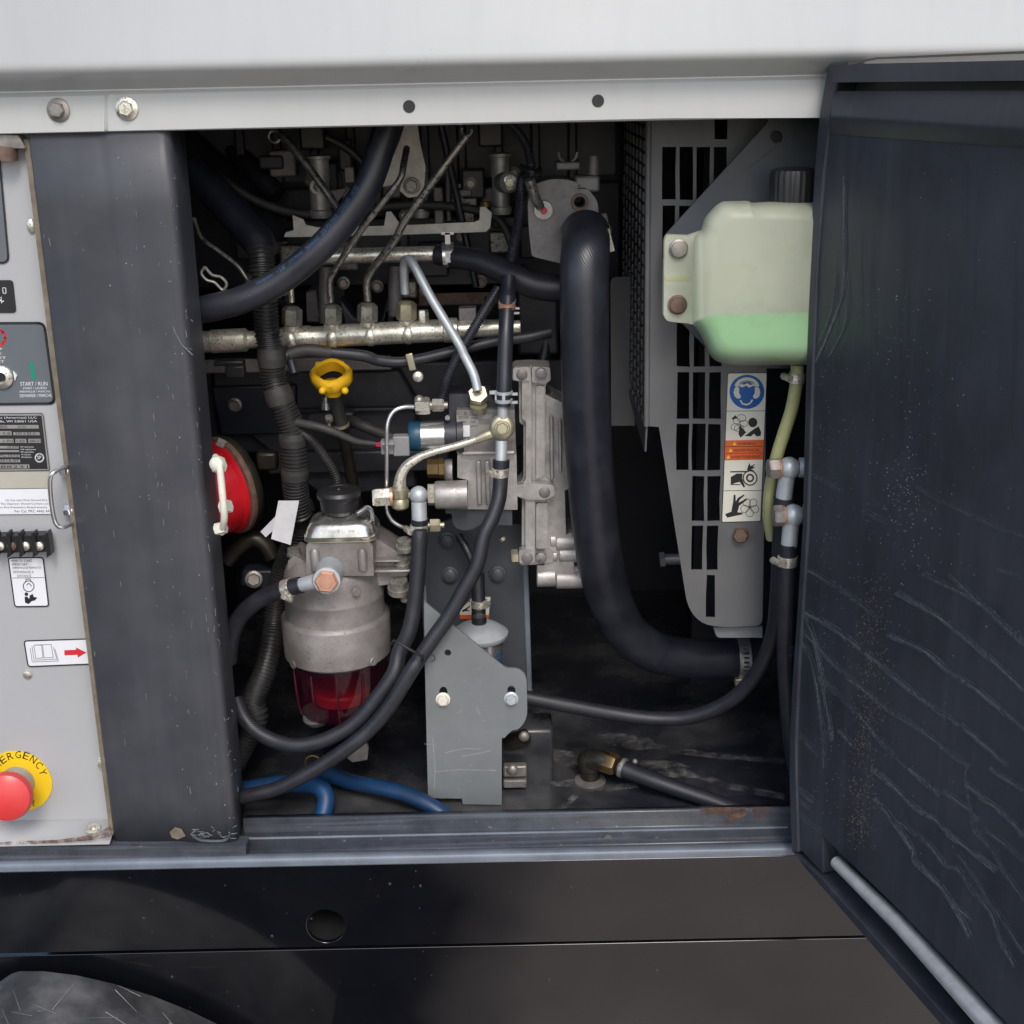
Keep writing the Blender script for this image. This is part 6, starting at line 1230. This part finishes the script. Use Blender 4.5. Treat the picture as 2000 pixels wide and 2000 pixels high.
# clip, ring and drain loop below
o = MB().plate(Zp(N_, .16, rpoly([(960, 700), (1050, 590, 8), (1100, 575), (1120, 620), (1110, 710, 8), (1000, 730)])), (0, .006, 0)).build("pipe_clip", "oldsteel", None, bevel=.001); tag(o, "dull metal clip low behind the crossing hoses", "clip")
c = N_(700, 735, .15); o = MB().tube([c + Vector((math.cos(R(k)), .1, math.sin(R(k)))) * px(15, c) for k in range(0, 361, 20)], px(2, c), 8).build("wire_ring", "brass"); tag(o, "thin brassy wire ring under the fuel filter", "ring")
# blue hoses
bt = thing("blue_hose", "longer blue hose curving right over the sill in front of the grey bracket", "hose", N_(1700, 1150, .05))
pts = [N_(700, 790, .15), N_(840, 830, .135), N_(1000, 880, .12), N_(1180, 915, .10), N_(1370, 960, .085), N_(1540, 1030, .07), N_(1680, 1120, .06), N_(1780, 1220, .055), N_(1840, 1330, .05)]
MB().tube(pts, px(15.5, pts[4]), 18).build("hose_body", "blue", bt)
bt = thing("blue_hose", "shorter blue hose bending straight down behind the sill near the post", "hose", N_(780, 1150, .05))
pts = [N_(0, 960, .12), N_(200, 935, .11), N_(400, 900, .105), N_(600, 890, .10), N_(730, 905, .09), N_(795, 980, .08), N_(790, 1080, .07), N_(760, 1180, .06), N_(745, 1280, .055)]
MB().tube(pts, px(17.5, pts[5]), 18).build("hose_body", "blue", bt)
# drain elbow on the floor
de = thing("drain_hose", "black drain hose with a tarnished brass elbow on the bay floor", "hose", O_(660, 520, .15))
q = px(1, O_(660, 420, .15))
MB().lathe(PZ(930 + 662 / 2.972, 1350 + 522 / 2.972, ZF), (0, 0, 1), [(31 * q, .0005), (31 * q, .002), (22 * q, .003)], 32).build("floor_washer", "oldsteel", de)
MB().lathe(PZ(930 + 662 / 2.972, 1350 + 512 / 2.972, ZF), (0, 0, 1), [(17 * q, 0), (19 * q, 6 * q), (20 * q, 22 * q), (24 * q, 26 * q), (25 * q, 46 * q), (18 * q, 58 * q)], 26).build("elbow", "brassd", de)
MB().tube([O_(660, 400, .145), O_(720, 400, .138), O_(770, 415, .132)], [20 * q, 20 * q, 18 * q], 20).build("elbow_arm", "brassd", de)
mb = MB(); d = O_(840, 440, .122) - O_(725, 400, .138); mb.lathe(O_(728, 402, .138), d, [(19 * q, 0), (21 * q, 3 * q), (21 * q, 28 * q), (18 * q, 33 * q)], 6, R(20)); mb.build("hex_nut", "brass", de)
pts = [O_(830, 438, .123), O_(900, 468, .115), O_(1050, 525, .1), O_(1250, 595, .085), O_(1450, 665, .07), O_(1640, 745, .05)]
MB().tube(pts, [17 * q, 16 * q, 15.5 * q, 15 * q, 15 * q, 15 * q], 18).build("hose_body", "rubber", de)
c = O_(850, 445, .121); MB().band(c, pts[1] - pts[0], 18 * q, 8 * q).build("ferrule", "zincd", de)
o = MB().ball(O_(922, 410, .16), px(6, O_(922, 410, .16)), 12).build("loose_nut", "oldsteel"); tag(o, "tiny loose nut lying on the bay floor past the brass elbow", "nut")

o = MB().tube([P(766, 1258, .068), P(772, 1252, .050), P(800, 1268, .044), P(826, 1284, .050), P(822, 1292, .066)], px(3, P(795, 1270, .06)), 8).build("cable_tie", "cap"); tag(o, "thin black cable tie binding the two crossing hoses together", "cable tie")

for o in bpy.data.objects:
    if o.name.split('.')[0] in ('lettering', 'pictograms', 'book_print', 'value_fields', 'field_lettering', 'ear_muffs', 'warning_triangles', 'rust_patch'): o['kind'] = 'stuff'
